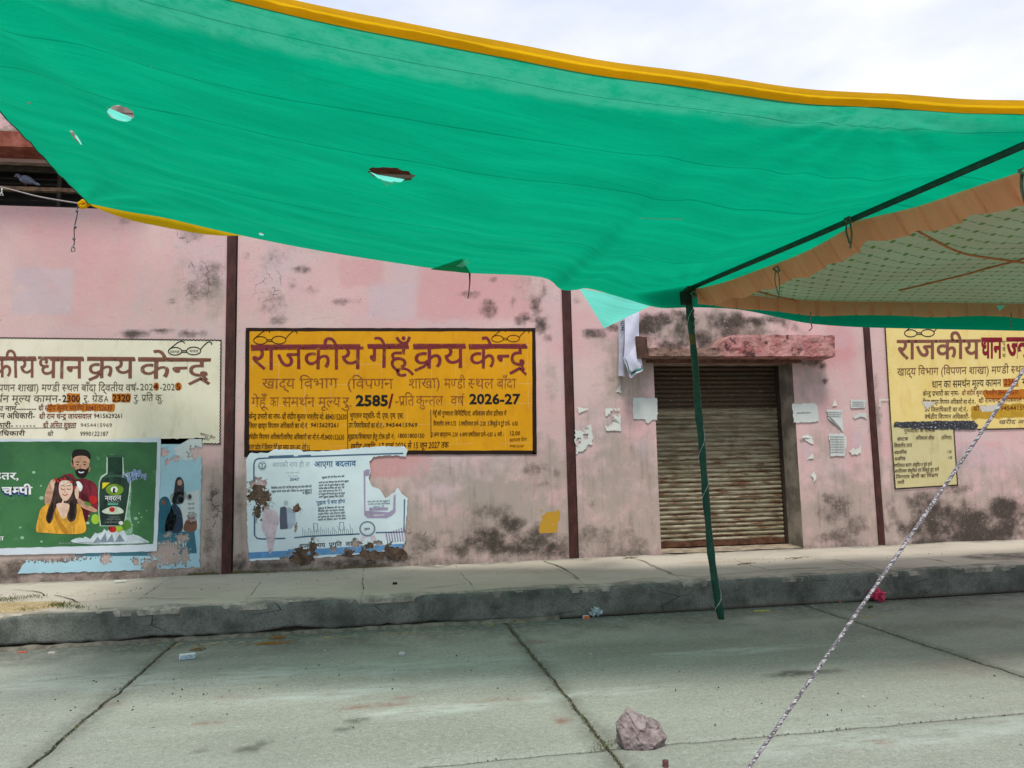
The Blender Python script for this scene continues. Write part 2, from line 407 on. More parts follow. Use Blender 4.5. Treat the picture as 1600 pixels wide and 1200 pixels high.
def plat_marks(X, Y):
    m = np.zeros((len(X), 3)); nz = fbm(X, Y, 3, 4, 15)-.5
    m[:, 1] = np.maximum(m[:, 1], .8*sst(10.0, 10.25, Y+nz*.5)); m[:, 1] = np.maximum(m[:, 1], .75*sst(8.13, 7.98, Y+nz*.35))
    for x, y, rx, ry, a, ch in [(40, 950, .5, .3, 1, 0), (1580, 868, .8, .3, .9, 1), (1150, 876, .8, .15, .5, 0), (1500, 885, .9, .12, .8, 1), (1230, 890, .5, .1, .6, 1), (60, 900, .9, .25, .4, 1)]:
        p = atz(x, y, PLAT_Z); d = np.sqrt(((X-p[0])/rx)**2+((Y-p[1])/ry)**2)+nz; m[:, ch] = np.maximum(m[:, ch], a*sst(1.1, .5, d))
    return m
for (a1, a0), (b1, b0) in zip(PX, PX[1:]):
    y0, y1 = KERB_Y, 10.27; V, F = slab_mesh(0, 1, 0, 1, .02, 0, 0); V = np.array(V)
    nx = 25; ny = 25
    u = V[:, 0]; t = V[:, 1]; e0 = u < .001; e1 = u > .999
    X0 = a0+(a1-a0)*t; X1 = b0+(b1-b0)*t; X = X0+(X1-X0)*u; Y = y0+(y1-y0)*t
    w = (fbm(X, Y, 5, 4, 21)-.5)
    X[e0] += .004+w[e0]*.01; X[e1] -= .004-w[e1]*.01
    front = t < .001; Y[front] += w[front]*.06+.006*(fbm(X[front], Y[front], 9, 2, 4)-.5)
    Z = PLAT_Z+V[:, 2]*.7+(fbm(X, Y, 1.2, 3, 31)-.5)*.02*(V[:, 2] > -.05); Z[front & (V[:, 2] > -.05)] -= .012+.02*np.abs(w[front & (V[:, 2] > -.05)])
    s = new_mesh('walkway_slab', np.stack([X, Y, Z], 1), F, PM, plat); set_attr(s, 'marks', plat_marks(X, Y))

def kerb_mat():
    k = M_('stained kerb face'); big = k.noise(2.2, 6, .62); fine = k.noise(60, 4, .7); st = k.noise(9, 5, .7, stretch=(4.5, 1, .5), dist=.4)
    z = k.n('SeparateXYZ', {0: k.pos()}).outputs[2]
    c = k.mix(k.rng(big, .3, .68), (.075, .082, .07, 1), (.20, .21, .185, 1))
    c = k.mix(k.math('MULTIPLY', k.rng(st, .58, .74), k.rng(z, .10, .29)), c, (.24, .25, .225, 1))
    c = k.mix(k.math('MULTIPLY', k.rng(k.noise(5, 5, .7), .5, .68), .75), c, (.045, .046, .04, 1))
    c = k.mix(k.math('MULTIPLY', k.rng(fine, .48, .62), .5), c, (.05, .05, .045, 1)); c = k.mix(k.math('MULTIPLY', k.rng(k.noise(20, 6, .8), .54, .62), .4), c, (.22, .23, .205, 1)); c = k.mix(k.math('MULTIPLY', k.rng(k.n('TexVoronoi', {'Vector': k.n('Mapping', {'Vector': k.pos(), 'Scale': (.6, 1, 1.6)}).outputs[0], 'Scale': 3.2}, feature='DISTANCE_TO_EDGE').outputs[0], .018, .004), k.rng(k.noise(1.3, 2), .54, .60)), c, (.02, .02, .018, 1))
    c = k.mix(k.math('MULTIPLY', k.rng(z, .06, .0), .6), c, (.10, .085, .06, 1))
    return k.done(k.bsdf(c, .92, k.bump(k.math('ADD', fine, big), .6, .012)))
KM = kerb_mat()
nx = 520; nz_ = 10; V = []; F = []
for j in range(nz_+1):
    for i in range(nx+1):
        x = -9+20.2*i/nx; t = j/nz_
        broken = max(0, min(1, (1.6-x)/.8)); lo = .002+broken*(.030+.045*max(0, noise.noise(Vector((x*1.7, 3, 1)))+.25)+.018*noise.noise(Vector((x*9, 1, 4))))
        z = lo+(PLAT_Z-.012-lo)*t
        y = KERB_Y-.012+.012*noise.noise(Vector((x*1.3, z*4, 0)))+.006*noise.noise(Vector((x*8, z*12, 5)))+(.012*(t > .93))
        V.append((x, y, z))
for j in range(nz_):
    for i in range(nx): a = j*(nx+1)+i; F.append((a, a+1, a+nx+2, a+nx+1))
n = len(V)
for i in range(nx+1): x, y, z = V[i]; V.append((x, y+.10, z+.005))
for i in range(nx+1): x, y, z = V[nz_*(nx+1)+i]; V.append((x, y+.10, z))
for i in range(nx): F.append((i+1, i, n+i, n+i+1)); a = nz_*(nx+1)+i; F.append((a, a+1, n+nx+1+i+1, n+nx+1+i))
new_mesh('kerb_face', V, F, KM, plat, smooth=True)
k = MB(); k.box(-9, 11.2, KERB_Y+.09, 10.2, -.02, PLAT_Z-.08); k.build('core', plain('old fill', (.06, .055, .045, 1), .95), plat)
f = MB(); N = 160
f.grid(lambda u, v: (-9+10.8*u, KERB_Y-.055-.02*noise.noise(Vector((u*40, 0, 0)))+.16*v, -.005+(.035+.012*noise.noise(Vector((u*70, 3, 0))))*min(1, v*6)), 300, 6)
f.build('footing', plain('footing dirt', (.16, .145, .115, 1), .95, .3, 12, .6, bd=.01), plat)
crackm = plain('crack shadow dirt', (.03, .028, .022, 1), .95)
CR = [[(85, 930), (110, 936), (125, 941), (170, 937), (215, 934), (260, 936), (320, 936)], [(385, 936), (430, 934), (470, 933)], [(655, 921), (690, 917), (728, 912)], [(830, 917), (860, 914), (900, 915), (960, 912), (1000, 905), (1040, 903)],
      [(1042, 896), (1058, 899), (1100, 901), (1160, 895), (1240, 893), (1350, 888)], [(1380, 886), (1440, 888), (1500, 884), (1590, 877)], [(850, 877), (880, 888), (905, 905)], [(70, 931), (60, 925), (20, 921)], [(970, 869), (1000, 875), (1030, 888), (1050, 896)], [(1300, 874), (1340, 881), (1375, 890)]]
cm = MB()
for c in CR:
    q = catmull(c, 8); q = [(p[0], p[1]+.7*noise.noise(Vector((p[0]*.09, p[1]*.2, 2)))) for p in q]
    pts = [atz(x, y, PLAT_Z+.008) for x, y in q]
    v, t = [], []
    for i, p in enumerate(pts):
        d = pts[min(i+1, len(pts)-1)]-pts[max(i-1, 0)]; d /= np.linalg.norm(d)+1e-9; nn = np.array([-d[1], d[0], 0])*(.004+.010*abs(noise.noise(Vector((p[0]*4, p[1], 7)))))
        z = np.array([0, 0, .004]); v += [p+nn+z, p-nn+z]
    cm.add(v, [(2*i, 2*i+1, 2*i+3, 2*i+2) for i in range(len(pts)-1)])
cr = cm.build('surface_crack', crackm, plat)

# ------------------------------------------------------------------ the building
bld = thing('warehouse', 'long pink plastered warehouse with dark brown vertical strips and a closed rolling shutter', 'building', (2.5, WALL_Y, 0))
DX0, DX1, DZ1, REC = 3.80, 5.93, 3.00, .45
WZ0, WZ1 = 4.985, 5.56; WINS = [(-6.6, -3.2), (-1.5, 1.7), (3.6, 6.4)]
STEP = .04; TOP = 6.28
def snap(a, g): return g[np.argmin(np.abs(g-a))]
gx = np.arange(-8.0, 12.001, STEP); gz = np.arange(.25, TOP+.001, STEP)
for v in [DX0, DX1]+[w for p in WINS for w in p]: gx[np.argmin(np.abs(gx-v))] = v
for v in [DZ1, WZ0, WZ1, TOP]: gz[np.argmin(np.abs(gz-v))] = v
X, Z = np.meshgrid(gx, gz); nX, nZ = len(gx), len(gz); X = X.ravel(); Z = Z.ravel()
def W2(x, y): p = wl(x, y); return p[0], p[2]
WM = np.zeros((len(X), 3)); WM2 = np.zeros((len(X), 3))
n1 = fbm(X, Z, 2.4, 5, 40)-.5; n2 = fbm(X, Z, 7, 4, 41)-.5
def blob(arr, ch, x, y, rx, ry, a, rough=1.0, soft=.55, nzw=None):
    cx, cz = W2(x, y); sx, sz = rx*.0078, ry*.0078
    d = np.sqrt(((X-cx)/sx)**2+((Z-cz)/sz)**2)+(n1*1.2+n2*.8)*rough
    arr[:, ch] = np.maximum(arr[:, ch], a*sst(1.2, 1.2-soft*1.2, d))
def rect(arr, ch, x0, y0, x1, y1, a, e=.03, rough=.05):
    ax, az = W2(x0, y0); bx, bz = W2(x1, y1); d = np.maximum(np.maximum(ax-X, X-bx), np.maximum(Z-az, bz-Z))+n2*rough
    arr[:, ch] = np.maximum(arr[:, ch], a*sst(e, -e, d))
# mould (0): x, y, rx, ry, strength
for b in [(300, 365, 22, 14, .55), (205, 521, 32, 8, .9), (250, 517, 18, 5, .8), (300, 522, 20, 6, .7), (318, 520, 10, 9, .7), (195, 345, 14, 8, .6), (325, 430, 22, 30, .55), (300, 455, 18, 25, .45), (270, 470, 6, 6, .5),
          (435, 400, 25, 22, .45), (425, 470, 28, 45, .55), (415, 420, 22, 28, .45), (468, 421, 22, 7, .85), (385, 400, 9, 8, .5), (490, 455, 22, 10, .45), (430, 500, 20, 10, .75), (455, 440, 10, 15, .5), (530, 472, 14, 6, .75), (558, 470, 10, 5, .45),
          (732, 459, 20, 7, .75), (765, 483, 16, 16, .6), (770, 437, 10, 7, .55), (838, 480, 16, 30, .9), (820, 498, 22, 20, .95), (845, 505, 22, 22, .95), (850, 450, 8, 25, .7), (855, 528, 12, 12, .6), (802, 470, 6, 18, .5),
          (835, 735, 26, 10, .55), (845, 755, 20, 8, .5), (870, 740, 8, 8, .5), (775, 850, 75, 28, .95), (800, 820, 24, 20, .9), (850, 845, 35, 28, .85), (720, 860, 30, 16, .75), (760, 800, 50, 18, .42), (700, 830, 20, 14, .4),
          (930, 520, 22, 8, .75), (958, 512, 16, 7, .8), (915, 525, 10, 8, .5), (900, 470, 8, 8, .4), (960, 590, 20, 8, .3),
          (1030, 500, 40, 18, .85), (1065, 515, 22, 24, .8), (1095, 530, 35, 24, .85), (1020, 530, 40, 10, .5), (1150, 505, 55, 16, .9), (1210, 500, 40, 12, .75), (1060, 540, 60, 10, .85), (1130, 545, 40, 8, .7), (1180, 520, 60, 10, .5), (1235, 510, 20, 14, .45), (1110, 500, 14, 24, .6),
          (1270, 565, 26, 10, .6), (1285, 572, 10, 8, .8), (1290, 595, 6, 5, .8), (1300, 800, 32, 28, .55), (1300, 840, 45, 18, .7), (1340, 825, 24, 20, .55), (1290, 780, 10, 14, .6), (930, 835, 40, 25, .45), (1000, 850, 25, 12, .5), (985, 820, 14, 20, .35), (925, 790, 10, 14, .35),
          (1420, 830, 60, 24, .8), (1500, 815, 95, 38, 1.0), (1570, 830, 70, 45, 1.0), (1440, 785, 35, 18, .7), (1600, 800, 60, 30, .9), (1395, 800, 14, 30, .5), (1500, 765, 50, 12, .5), (1370, 600, 8, 30, .35), (1372, 650, 8, 20, .35),
          (20, 895, 60, 14, .75), (120, 898, 80, 10, .5), (60, 880, 60, 8, .6), (335, 780, 12, 40, .55), (325, 850, 10, 30, .5), (375, 880, 14, 14, .7), (375, 800, 8, 60, .35), (660, 850, 36, 22, .55), (640, 872, 40, 10, .6), (430, 885, 50, 6, .7), (540, 880, 80, 7, .8),
          (1010, 512, 30, 14, .95), (1075, 500, 30, 16, .9), (1085, 548, 60, 9, .95), (1140, 520, 30, 14, .8), (1170, 500, 40, 12, .95), (1440, 850, 60, 14, .9), (1530, 835, 80, 26, 1.2), (1580, 800, 60, 26, 1.1), (1470, 800, 60, 24, .9), (790, 858, 60, 16, 1.1), (860, 858, 24, 18, 1.0), (560, 884, 60, 10, .9), (620, 872, 40, 12, .85), (25, 185, 22, 12, .7), (10, 205, 40, 8, .6), (70, 210, 30, 10, .5), (60, 175, 20, 20, .3)]:
    blob(WM, 0, b[0], b[1], b[2]*1.3, b[3]*1.3, b[4]*(.78 if b[1] < 480 and b[0] < 900 else 1.0), 1.0, .85)
# brown-grey damp (1)
for b in [(160, 905, 260, 30, .95), (345, 800, 40, 110, .85), (378, 800, 20, 110, .7), (520, 890, 170, 16, .95), (660, 840, 60, 50, .7), (780, 800, 120, 80, .75), (740, 745, 110, 40, .50), (850, 740, 60, 60, .6), (960, 760, 80, 110, .62), (985, 600, 50, 60, .7), (960, 650, 60, 60, .45), (1000, 560, 40, 40, .6), (960, 540, 60, 25, .4),
          (930, 845, 60, 30, .9), (1120, 515, 140, 36, .9), (1010, 840, 40, 40, .9), (1300, 810, 70, 60, .85), (1260, 600, 40, 50, .5), (1290, 700, 50, 70, .4), (1270, 760, 30, 40, .5), (1480, 740, 140, 40, .55), (1500, 810, 160, 60, 1.0), (1370, 700, 14, 160, .65), (335, 470, 20, 60, .5), (830, 450, 40, 40, .35), (300, 440, 60, 60, .3), (60, 200, 90, 25, .35), (860, 600, 18, 60, .4)]:
    blob(WM, 1, b[0], b[1], b[2]*1.3, b[3]*1.3, b[4]*1.15, .6, .8)
WM[:, 1] = np.maximum(WM[:, 1], .75*sst(2.2, .7, Z+n1*1.2)); WM[:, 0] = np.maximum(WM[:, 0], .5*sst(.62, .3, Z+n1*.5))
# pale lilac limewash (2)
rect(WM, 2, 22, 418, 112, 492, .9); rect(WM, 2, 575, 440, 648, 500, .8, .06, .2); rect(WM, 2, 600, 405, 660, 450, .35, .05, .1); rect(WM, 2, 60, 510, 340, 530, .3)
for b in [(700, 760, 90, 60, .75), (430, 420, 60, 60, .45), (330, 420, 60, 60, .5), (1500, 720, 160, 40, .75), (920, 720, 40, 60, .3), (1300, 530, 40, 20, .4), (1400, 620, 14, 60, .4), (260, 340, 60, 20, .4), (30, 180, 60, 30, .5), (860, 470, 20, 30, .4)]: blob(WM, 2, *b, .8, .8)
for b in [(910, 690, 18, 40, .9), (955, 660, 22, 30, .8), (1005, 705, 18, 26, .9), (1262, 700, 18, 40, .8), (1310, 735, 26, 16, .6), (1340, 690, 16, 24, .8), (1000, 640, 24, 20, .7), (1265, 745, 10, 12, .9), (930, 650, 14, 30, .6), (720, 740, 80, 40, .8), (620, 790, 60, 30, .6)]: blob(WM, 2, *b, .8, .8)
# fresher pink (0 of set 2), yellow paint (1), crackle (2)
rect(WM2, 0, 650, 395, 830, 500, .65, .05, .15); rect(WM2, 0, 575, 700, 674, 745, .9, .02, .06); rect(WM2, 0, 530, 405, 600, 450, .5, .03, .1); rect(WM2, 0, 640, 735, 690, 760, .4, .03, .1); rect(WM2, 0, 1480, 690, 1570, 730, .45, .02, .05)
for b in [(1310, 540, 50, 60, .95), (1290, 640, 40, 50, .4), (110, 400, 130, 90, .35), (470, 450, 60, 50, .25), (1330, 700, 20, 80, .35)]: blob(WM2, 0, *b, .6, .8)
rect(WM2, 1, 843, 800, 874, 832, 1.0, .015, .14)
for b in [(425, 455, 40, 60, .9), (300, 365, 26, 18, 1), (650, 845, 60, 40, 1), (310, 440, 40, 50, .6), (620, 855, 40, 30, 1), (335, 800, 20, 90, .8), (1100, 545, 60, 12, .8)]: blob(WM2, 2, *b, .5, .6)
def wall_mat():
    k = M_('old pink limewash'); P = k.pos()
    a = k.n('SeparateColor', {0: k.attr('marks').outputs['Color']}).outputs; b = k.n('SeparateColor', {0: k.attr('marks2').outputs['Color']}).outputs
    big = k.noise(.9, 5, .6); mid = k.noise(4.5, 6, .65); fine = k.noise(120, 5, .8); sm = k.noise(18, 7, .8); drip = k.noise(9, 4, .6, stretch=(1.6, 1, .25))
    c = k.mix(k.rng(big, .3, .7), lin(214, 170, 172, 1.0), lin(215, 187, 184, 1.0))
    c = k.mix(k.math('MULTIPLY', k.rng(mid, .42, .7), .40), c, lin(206, 182, 172, 1.0)); c = k.mix(k.math('MULTIPLY', k.rng(k.noise(1.7, 6, .7, stretch=(1, 1, .6)), .48, .66), .45), c, lin(198, 184, 184, .97))
    c = k.mix(k.math('MULTIPLY', b[0], .8), c, lin(214, 150, 153, .95))
    c = k.mix(k.math('MULTIPLY', a[2], k.rng(mid, .25, .5)), c, lin(205, 184, 190, .95))
    c = k.mix(k.math('MULTIPLY', k.rng(k.math('ADD', a[1], k.math('MULTIPLY', k.math('SUBTRACT', mid, .5), 1.3)), .15, .85), .85), c, lin(174, 160, 150, .9))
    c = k.mix(k.math('MULTIPLY', k.math('MULTIPLY', k.rng(drip, .5, .72), a[1]), .5), c, lin(120, 106, 92))
    h = k.math('ADD', a[0], k.math('ADD', k.math('MULTIPLY', k.math('SUBTRACT', sm, .5), .9), k.math('MULTIPLY', k.math('SUBTRACT', mid, .5), .9)))
    h = k.math('MULTIPLY', k.rng(h, .02, 1.02), k.rng(a[0], .0, .35))
    h2 = k.math('MULTIPLY', h, k.rng(k.noise(60, 6, .85), .2, .55, .62, 1.0)); c = k.mix(k.math('MULTIPLY', h2, .96), c, lin(46, 44, 38))
    vo = k.n('TexVoronoi', {'Vector': k.n('VectorMath', {0: P, 1: k.n('VectorMath', {0: k.n('TexNoise', {'Vector': P, 'Scale': 6.0, 'Detail': 3.0}).outputs['Color'], 1: (.16, .16, .16)}, operation='MULTIPLY').outputs[0]}, operation='ADD').outputs[0], 'Scale': 7.5}, feature='DISTANCE_TO_EDGE').outputs[0]
    ck = k.math('MULTIPLY', k.rng(vo, .045, .012), k.math('MULTIPLY', k.rng(b[2], .2, .8), k.rng(k.noise(5, 3), .45, .6)))
    c = k.mix(k.math('MULTIPLY', ck, .8), c, lin(58, 48, 42))
    c = k.mix(k.rng(b[1], .4, .6), c, lin(196, 150, 48, .9))
    # general small specks and scuffs
    v2 = k.n('TexVoronoi', {'Vector': P, 'Scale': 9.0, 'Randomness': 1.0}, feature='F1').outputs[0]
    c = k.mix(k.math('MULTIPLY', k.rng(v2, .075, .03), k.rng(k.noise(3.1, 2), .54, .62)), c, lin(70, 55, 50))
    c = k.mix(k.math('MULTIPLY', k.rng(fine, .48, .60), .22), c, lin(140, 112, 106)); c = k.mix(k.math('MULTIPLY', k.rng(k.noise(38, 6, .8), .62, .66), .5), c, lin(96, 78, 72)); c = k.mix(k.math('MULTIPLY', k.rng(k.noise(27, 6, .8), .62, .66), .6), c, lin(230, 214, 208, .93)); c = k.mix(k.math('MULTIPLY', k.rng(k.noise(7, 7, .75, stretch=(.5, 1, 2.5)), .60, .66), .35), c, lin(172, 136, 132)); c = k.mix(k.math('MULTIPLY', k.rng(sm, .6, .78), .22), c, lin(140, 112, 105))
    c = k.mix(k.math('MULTIPLY', k.rng(sm, .36, .2), .35), c, lin(232, 205, 200, .95))
    return k.done(k.bsdf(c, .93, k.bump(k.math('ADD', k.math('MULTIPLY', fine, .5), k.math('ADD', sm, k.math('MULTIPLY', vo, 0.0))), .35, .012), .15))
WALLM = wall_mat()
Yw = WALL_Y+(fbm(X, Z, .7, 3, 60)-.5)*.016+(fbm(X, Z, 5, 3, 61)-.5)*.004
V = np.stack([X, Yw, Z], 1); F = []
def inhole(x, z):
    if DX0-.001 < x < DX1+.001 and z < DZ1: return True
    return any(a < x < b and WZ0 < z < WZ1 for a, b in WINS)
for j in range(nZ-1):
    zc = (gz[j]+gz[j+1])/2
    for i in range(nX-1):
        if not inhole((gx[i]+gx[i+1])/2, zc): a = j*nX+i; F.append((a, a+1, a+nX+1, a+nX))
wall = new_mesh('wall', V, F, WALLM, bld); set_attr(wall, 'marks', WM); set_attr(wall, 'marks2', WM2)
# door reveals, inside and roof
rv = plain('reveal plaster', lin(172, 146, 136, .8), .93, .3, 5, .4); rv_grey = plain('grey render of the jamb', lin(150, 140, 126, .88), .93, .35, 4, .5)
m = MB(); m.grid(lambda u, v: (DX1+.004*noise.noise(Vector((u*3, v*9, 0))), WALL_Y-.002+REC*u, PLAT_Z-.02+(DZ1-PLAT_Z+.02)*v), 6, 30); m.build('door_jamb', rv_grey, bld)
m = MB(); m.grid(lambda u, v: (DX0, WALL_Y-.002+REC*u, PLAT_Z-.02+(DZ1-PLAT_Z+.02)*v), 2, 2); m.build('door_jamb', rv, bld)
m = MB(); m.add([(DX0, WALL_Y, DZ1), (DX1, WALL_Y, DZ1), (DX1, WALL_Y+REC, DZ1), (DX0, WALL_Y+REC, DZ1)], [(0, 1, 2, 3)]); m.build('door_soffit', rv, bld)
m = MB(); m.grid(lambda u, v: (DX0-.02+(DX1-DX0+.04)*u, WALL_Y+.018+(REC+.3)*v, PLAT_Z+.008+.035*v+.01*noise.noise(Vector((u*5, v*2, 0)))), 30, 8); m.build('threshold', plain('threshold screed', lin(176, 160, 140, .7), .9, .3, 6, .4), bld)
m = MB(); m.box(-8, DX0-.01, WALL_Y+.06, WALL_Y+.30, 0, 4.9); m.box(DX1+.01, 12, WALL_Y+.06, WALL_Y+.30, 0, 4.9); m.box(DX0-.01, DX1+.01, WALL_Y+.06, WALL_Y+.30, DZ1+.02, 4.9)
m.box(-8, 12, WALL_Y+.06, WALL_Y+.3, 5.6, TOP-.02); m.box(-8, 12, 22, 22.2, 0, TOP-.02); m.box(-8, -7.8, WALL_Y+.3, 22, 0, TOP-.02); m.box(11.8, 12, WALL_Y+.3, 22, 0, TOP-.02)
m.build('masonry_core', plain('inner brick', (.10, .07, .055, 1), .95), bld)
m = MB(); m.box(-8.1, 12.1, WALL_Y-.02, 22.3, TOP, TOP+.09); m.build('roof_slab', plain('roof edge', lin(150, 135, 128, .8), .9, .3, 4), bld)
# brown strips over the expansion joints
bm_ = M_('brown strip paint'); k = bm_; c = k.mix(k.rng(k.noise(12, 5, .7, stretch=(1, 1, .4)), .35, .7), lin(56, 30, 28), lin(82, 46, 42)); c = k.mix(k.rng(k.noise(45, 4, .7), .66, .74), c, lin(150, 120, 115)); BROWN = k.done(k.bsdf(c, .6, k.bump(k.noise(40, 3), .3, .004)))
darkj = plain('dark joint', (.012, .008, .008, 1), .9)
for (xt, yt, xb, yb, hw) in [(358.5, 380, 354, 895, .057), (883, 460, 896, 869, .057), (1357, 512, 1377, 852, .045)]:
    x1 = W2(xb, yb)[0]
    m = MB(); m.grid(lambda u, v: (x1-hw+2*hw*u+.005*noise.noise(Vector((v*9, x1, u*.2))), WALL_Y-.022-.004*math.sin(u*math.pi), .30+(TOP-.3)*v), 3, 60)
    m.add([(x1-hw, WALL_Y-.022, .3), (x1-hw, WALL_Y+.02, .3), (x1-hw, WALL_Y+.02, TOP), (x1-hw, WALL_Y-.022, TOP), (x1+hw, WALL_Y-.022, .3), (x1+hw, WALL_Y+.02, .3), (x1+hw, WALL_Y+.02, TOP), (x1+hw, WALL_Y-.022, TOP)], [(0, 3, 2, 1), (4, 5, 6, 7)])
    s = m.build('expansion_strip', BROWN, bld)
    m = MB(); m.box(x1+hw+.002, x1+hw+.018, WALL_Y-.006, WALL_Y+.01, .3, TOP-.02, .001); new_mesh('joint_gap', m.v, m.f, darkj, s)
# window bands: openings, chhajja, frame bars
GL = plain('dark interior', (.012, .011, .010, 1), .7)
chh = M_('red oxide ledge'); k = chh; c = k.mix(k.rng(k.noise(6, 6, .7), .35, .68), lin(120, 62, 50), lin(158, 96, 82)); CHH = k.done(k.bsdf(c, .9, k.bump(k.noise(30, 5), .6, .01)))
wood = plain('old frame wood', lin(150, 122, 100, .75), .85, .3, 10); dgrey = plain('grey shutter board', lin(78, 70, 60, .5), .8, .35, 6)
for a, b in WINS:
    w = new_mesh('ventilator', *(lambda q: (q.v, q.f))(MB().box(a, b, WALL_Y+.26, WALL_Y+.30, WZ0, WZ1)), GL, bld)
    for z in (WZ0, WZ1):
        MB().add([(a, WALL_Y, z), (b, WALL_Y, z), (b, WALL_Y+.27, z), (a, WALL_Y+.27, z)], [(0, 1, 2, 3)]).build('reveal', rv, w)
    MB().box(a, b, WALL_Y+.10, WALL_Y+.15, 5.225, 5.275, .004).build('crossbar', wood, w)
    MB().box(a, b, WALL_Y+.10, WALL_Y+.14, 5.475, 5.545, .003).build('crossbar', dgrey, w)
    x = b-.05
    while x > a:
        MB().box(x-.045, x, WALL_Y+.105, WALL_Y+.145, WZ0+.005, WZ1-.005, .003).build('upright', dgrey, w); x -= .82
    for zz in (5.05, 5.12, 5.34, 5.41): MB().tube([(a, WALL_Y+.2, zz), (b, WALL_Y+.2, zz+.01)], .008, 6).build('bar', dgrey, w)
    m = MB(); NX = 60
    m.grid(lambda u, v: (a-.12+(b-a+.24)*u, WALL_Y-.40+.012*noise.noise(Vector((u*20, v, a))), 5.60+.19*v+.008*noise.noise(Vector((u*30, v*2, a+5)))), NX, 3)
    m.box(a-.12, b+.12, WALL_Y-.39, WALL_Y+.02, 5.605, 5.785); m.build('sun_ledge', CHH, bld)
    MB().box(a-.14, b+.14, WALL_Y-.38, WALL_Y+.02, 5.79, 5.83, .004).build('ledge_topping', plain('ledge topping', lin(165, 150, 138, .8), .9, .3, 8), bld)
# chhajja over the door, broken at the left
def ledge_mat():
    k = M_('broken pink ledge'); x = k.n('SeparateXYZ', {0: k.pos()}).outputs[0]
    c = k.mix(k.rng(k.noise(6, 6, .7), .35, .65), lin(168, 102, 100, .9), lin(200, 150, 146, .9)); c = k.mix(k.rng(k.math('ADD', x, k.math('MULTIPLY', k.noise(4, 3), .6)), 5.15, 4.9), c, lin(150, 120, 108, .85))
    c = k.mix(k.math('MULTIPLY', k.rng(k.noise(7, 6, .75), .53, .64), .85), c, lin(62, 42, 40)); return k.done(k.bsdf(c, .93, k.bump(k.noise(22, 6, .7), .9, .02)))
LM = ledge_mat(); m = MB(); LX0, LX1, PR = 3.62, 6.42, .34
def ltop(x):
    t = max(0, min(1, (x-4.55)/.35)); t = t*t*(3-2*t); return 3.155+.19*t
def lf(u, v):
    x = LX0+(LX1-LX0)*u; zt = ltop(x)+.012*noise.noise(Vector((x*9, 0, 3))); zb = 3.04+.012*noise.noise(Vector((x*11, 4, 0))); z = zb+(zt-zb)*v
    return (x, WALL_Y-PR+.016*noise.noise(Vector((x*6, z*6, 1)))+.014*noise.noise(Vector((x*15, z*15, 9))), z)
m.grid(lf, 120, 8)
n0 = len(m.v); m.grid(lambda u, v: (lf(u, 1)[0], WALL_Y-PR+(PR+.01)*v if v else lf(u, 1)[1], lf(u, 1)[2]+.02*v+.012*noise.noise(Vector((u*20, v*4, 2)))*v), 120, 5)
m.grid(lambda u, v: (lf(u, 0)[0], WALL_Y-PR+(PR+.01)*v if v else lf(u, 0)[1], lf(u, 0)[2]-.01*v), 120, 2)
m.add([lf(1, 0), lf(1, 1), (LX1, WALL_Y, 3.36), (LX1, WALL_Y, 3.04)], [(0, 1, 2, 3)]); m.add([lf(0, 0), lf(0, 1), (LX0, WALL_Y, 3.17), (LX0, WALL_Y, 3.04)], [(3, 2, 1, 0)])
ld = m.build('door_ledge', LM, bld)
m = MB(); m.box(LX0-.16, LX0-.002, WALL_Y-.30, WALL_Y, 3.02, 3.32, .012); m.build('ledge_stub', plain('stub brick', lin(92, 66, 58, .8), .9, .3, 8, .5), bld)
m = MB(); m.box(DX0-.1, DX1+.12, WALL_Y-.06, WALL_Y+.01, 2.985, 3.03, .004); m.build('lintel_band', plain('lintel wood', lin(120, 84, 70, .8), .9, .35, 9, .4), bld)

# rolling shutter of single slats
def slat_mat():
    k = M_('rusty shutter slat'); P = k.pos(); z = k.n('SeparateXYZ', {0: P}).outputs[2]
    st = k.noise(5, 6, .7, stretch=(.5, 1, 7)); r2 = k.noise(9, 5, .7, stretch=(.35, 1, 3))
    c = k.mix(k.rng(st, .38, .62), lin(126, 118, 94, .9), lin(172, 166, 142, .9))
    c = k.mix(k.math('MULTIPLY', k.rng(z, 2.34, 2.37), .90), c, lin(92, 74, 54, .45))  # upper slats browner, with the shade under the lintel mixed into their colour
    c = k.mix(k.math('MULTIPLY', k.rng(r2, .46, .62), k.rng(z, 2.4, 1.2, .35, 1.0)), c, lin(104, 66, 42, .85))
    c = k.mix(k.math('MULTIPLY', k.rng(k.noise(40, 4, .7, stretch=(.4, 1, 1)), .6, .7), .5), c, lin(205, 205, 185, .9)); c = k.mix(k.math('MULTIPLY', k.rng(k.noise(3, 3), .5, .7), .35), c, lin(60, 44, 30))
    return k.done(k.bsdf(c, .55, k.bump(k.noise(60, 3), .2, .003), .4, .25))
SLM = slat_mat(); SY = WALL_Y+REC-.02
shutter = MB().box(DX0-.04, DX1+.04, SY+.06, SY+.08, PLAT_Z-.05, DZ1+.02).build('rolling_shutter', GL, bld)
pitch_ = .066; ns_ = int((DZ1-PLAT_Z-.10)/pitch_)+1
prof = [(0, 0), (-.004, .004), (-.017, .013), (-.024, .027), (-.022, .041), (-.010, .053), (-.001, .057), (0, .0635)]
def slat(z0):
    s_ = MB(); N = 14
    s_.grid(lambda u, v: (DX0-.02+(DX1-DX0+.02)*u, SY+.02+prof[int(round(v*7))][0]+.003*noise.noise(Vector((u*6, z0*9, 1))), z0+prof[int(round(v*7))][1]+.0035*noise.noise(Vector((u*2.2, z0*5, 4)))), N, 7); return s_
protos = [slat(PLAT_Z+.09+i*.31) for i in range(6)]
pm = []
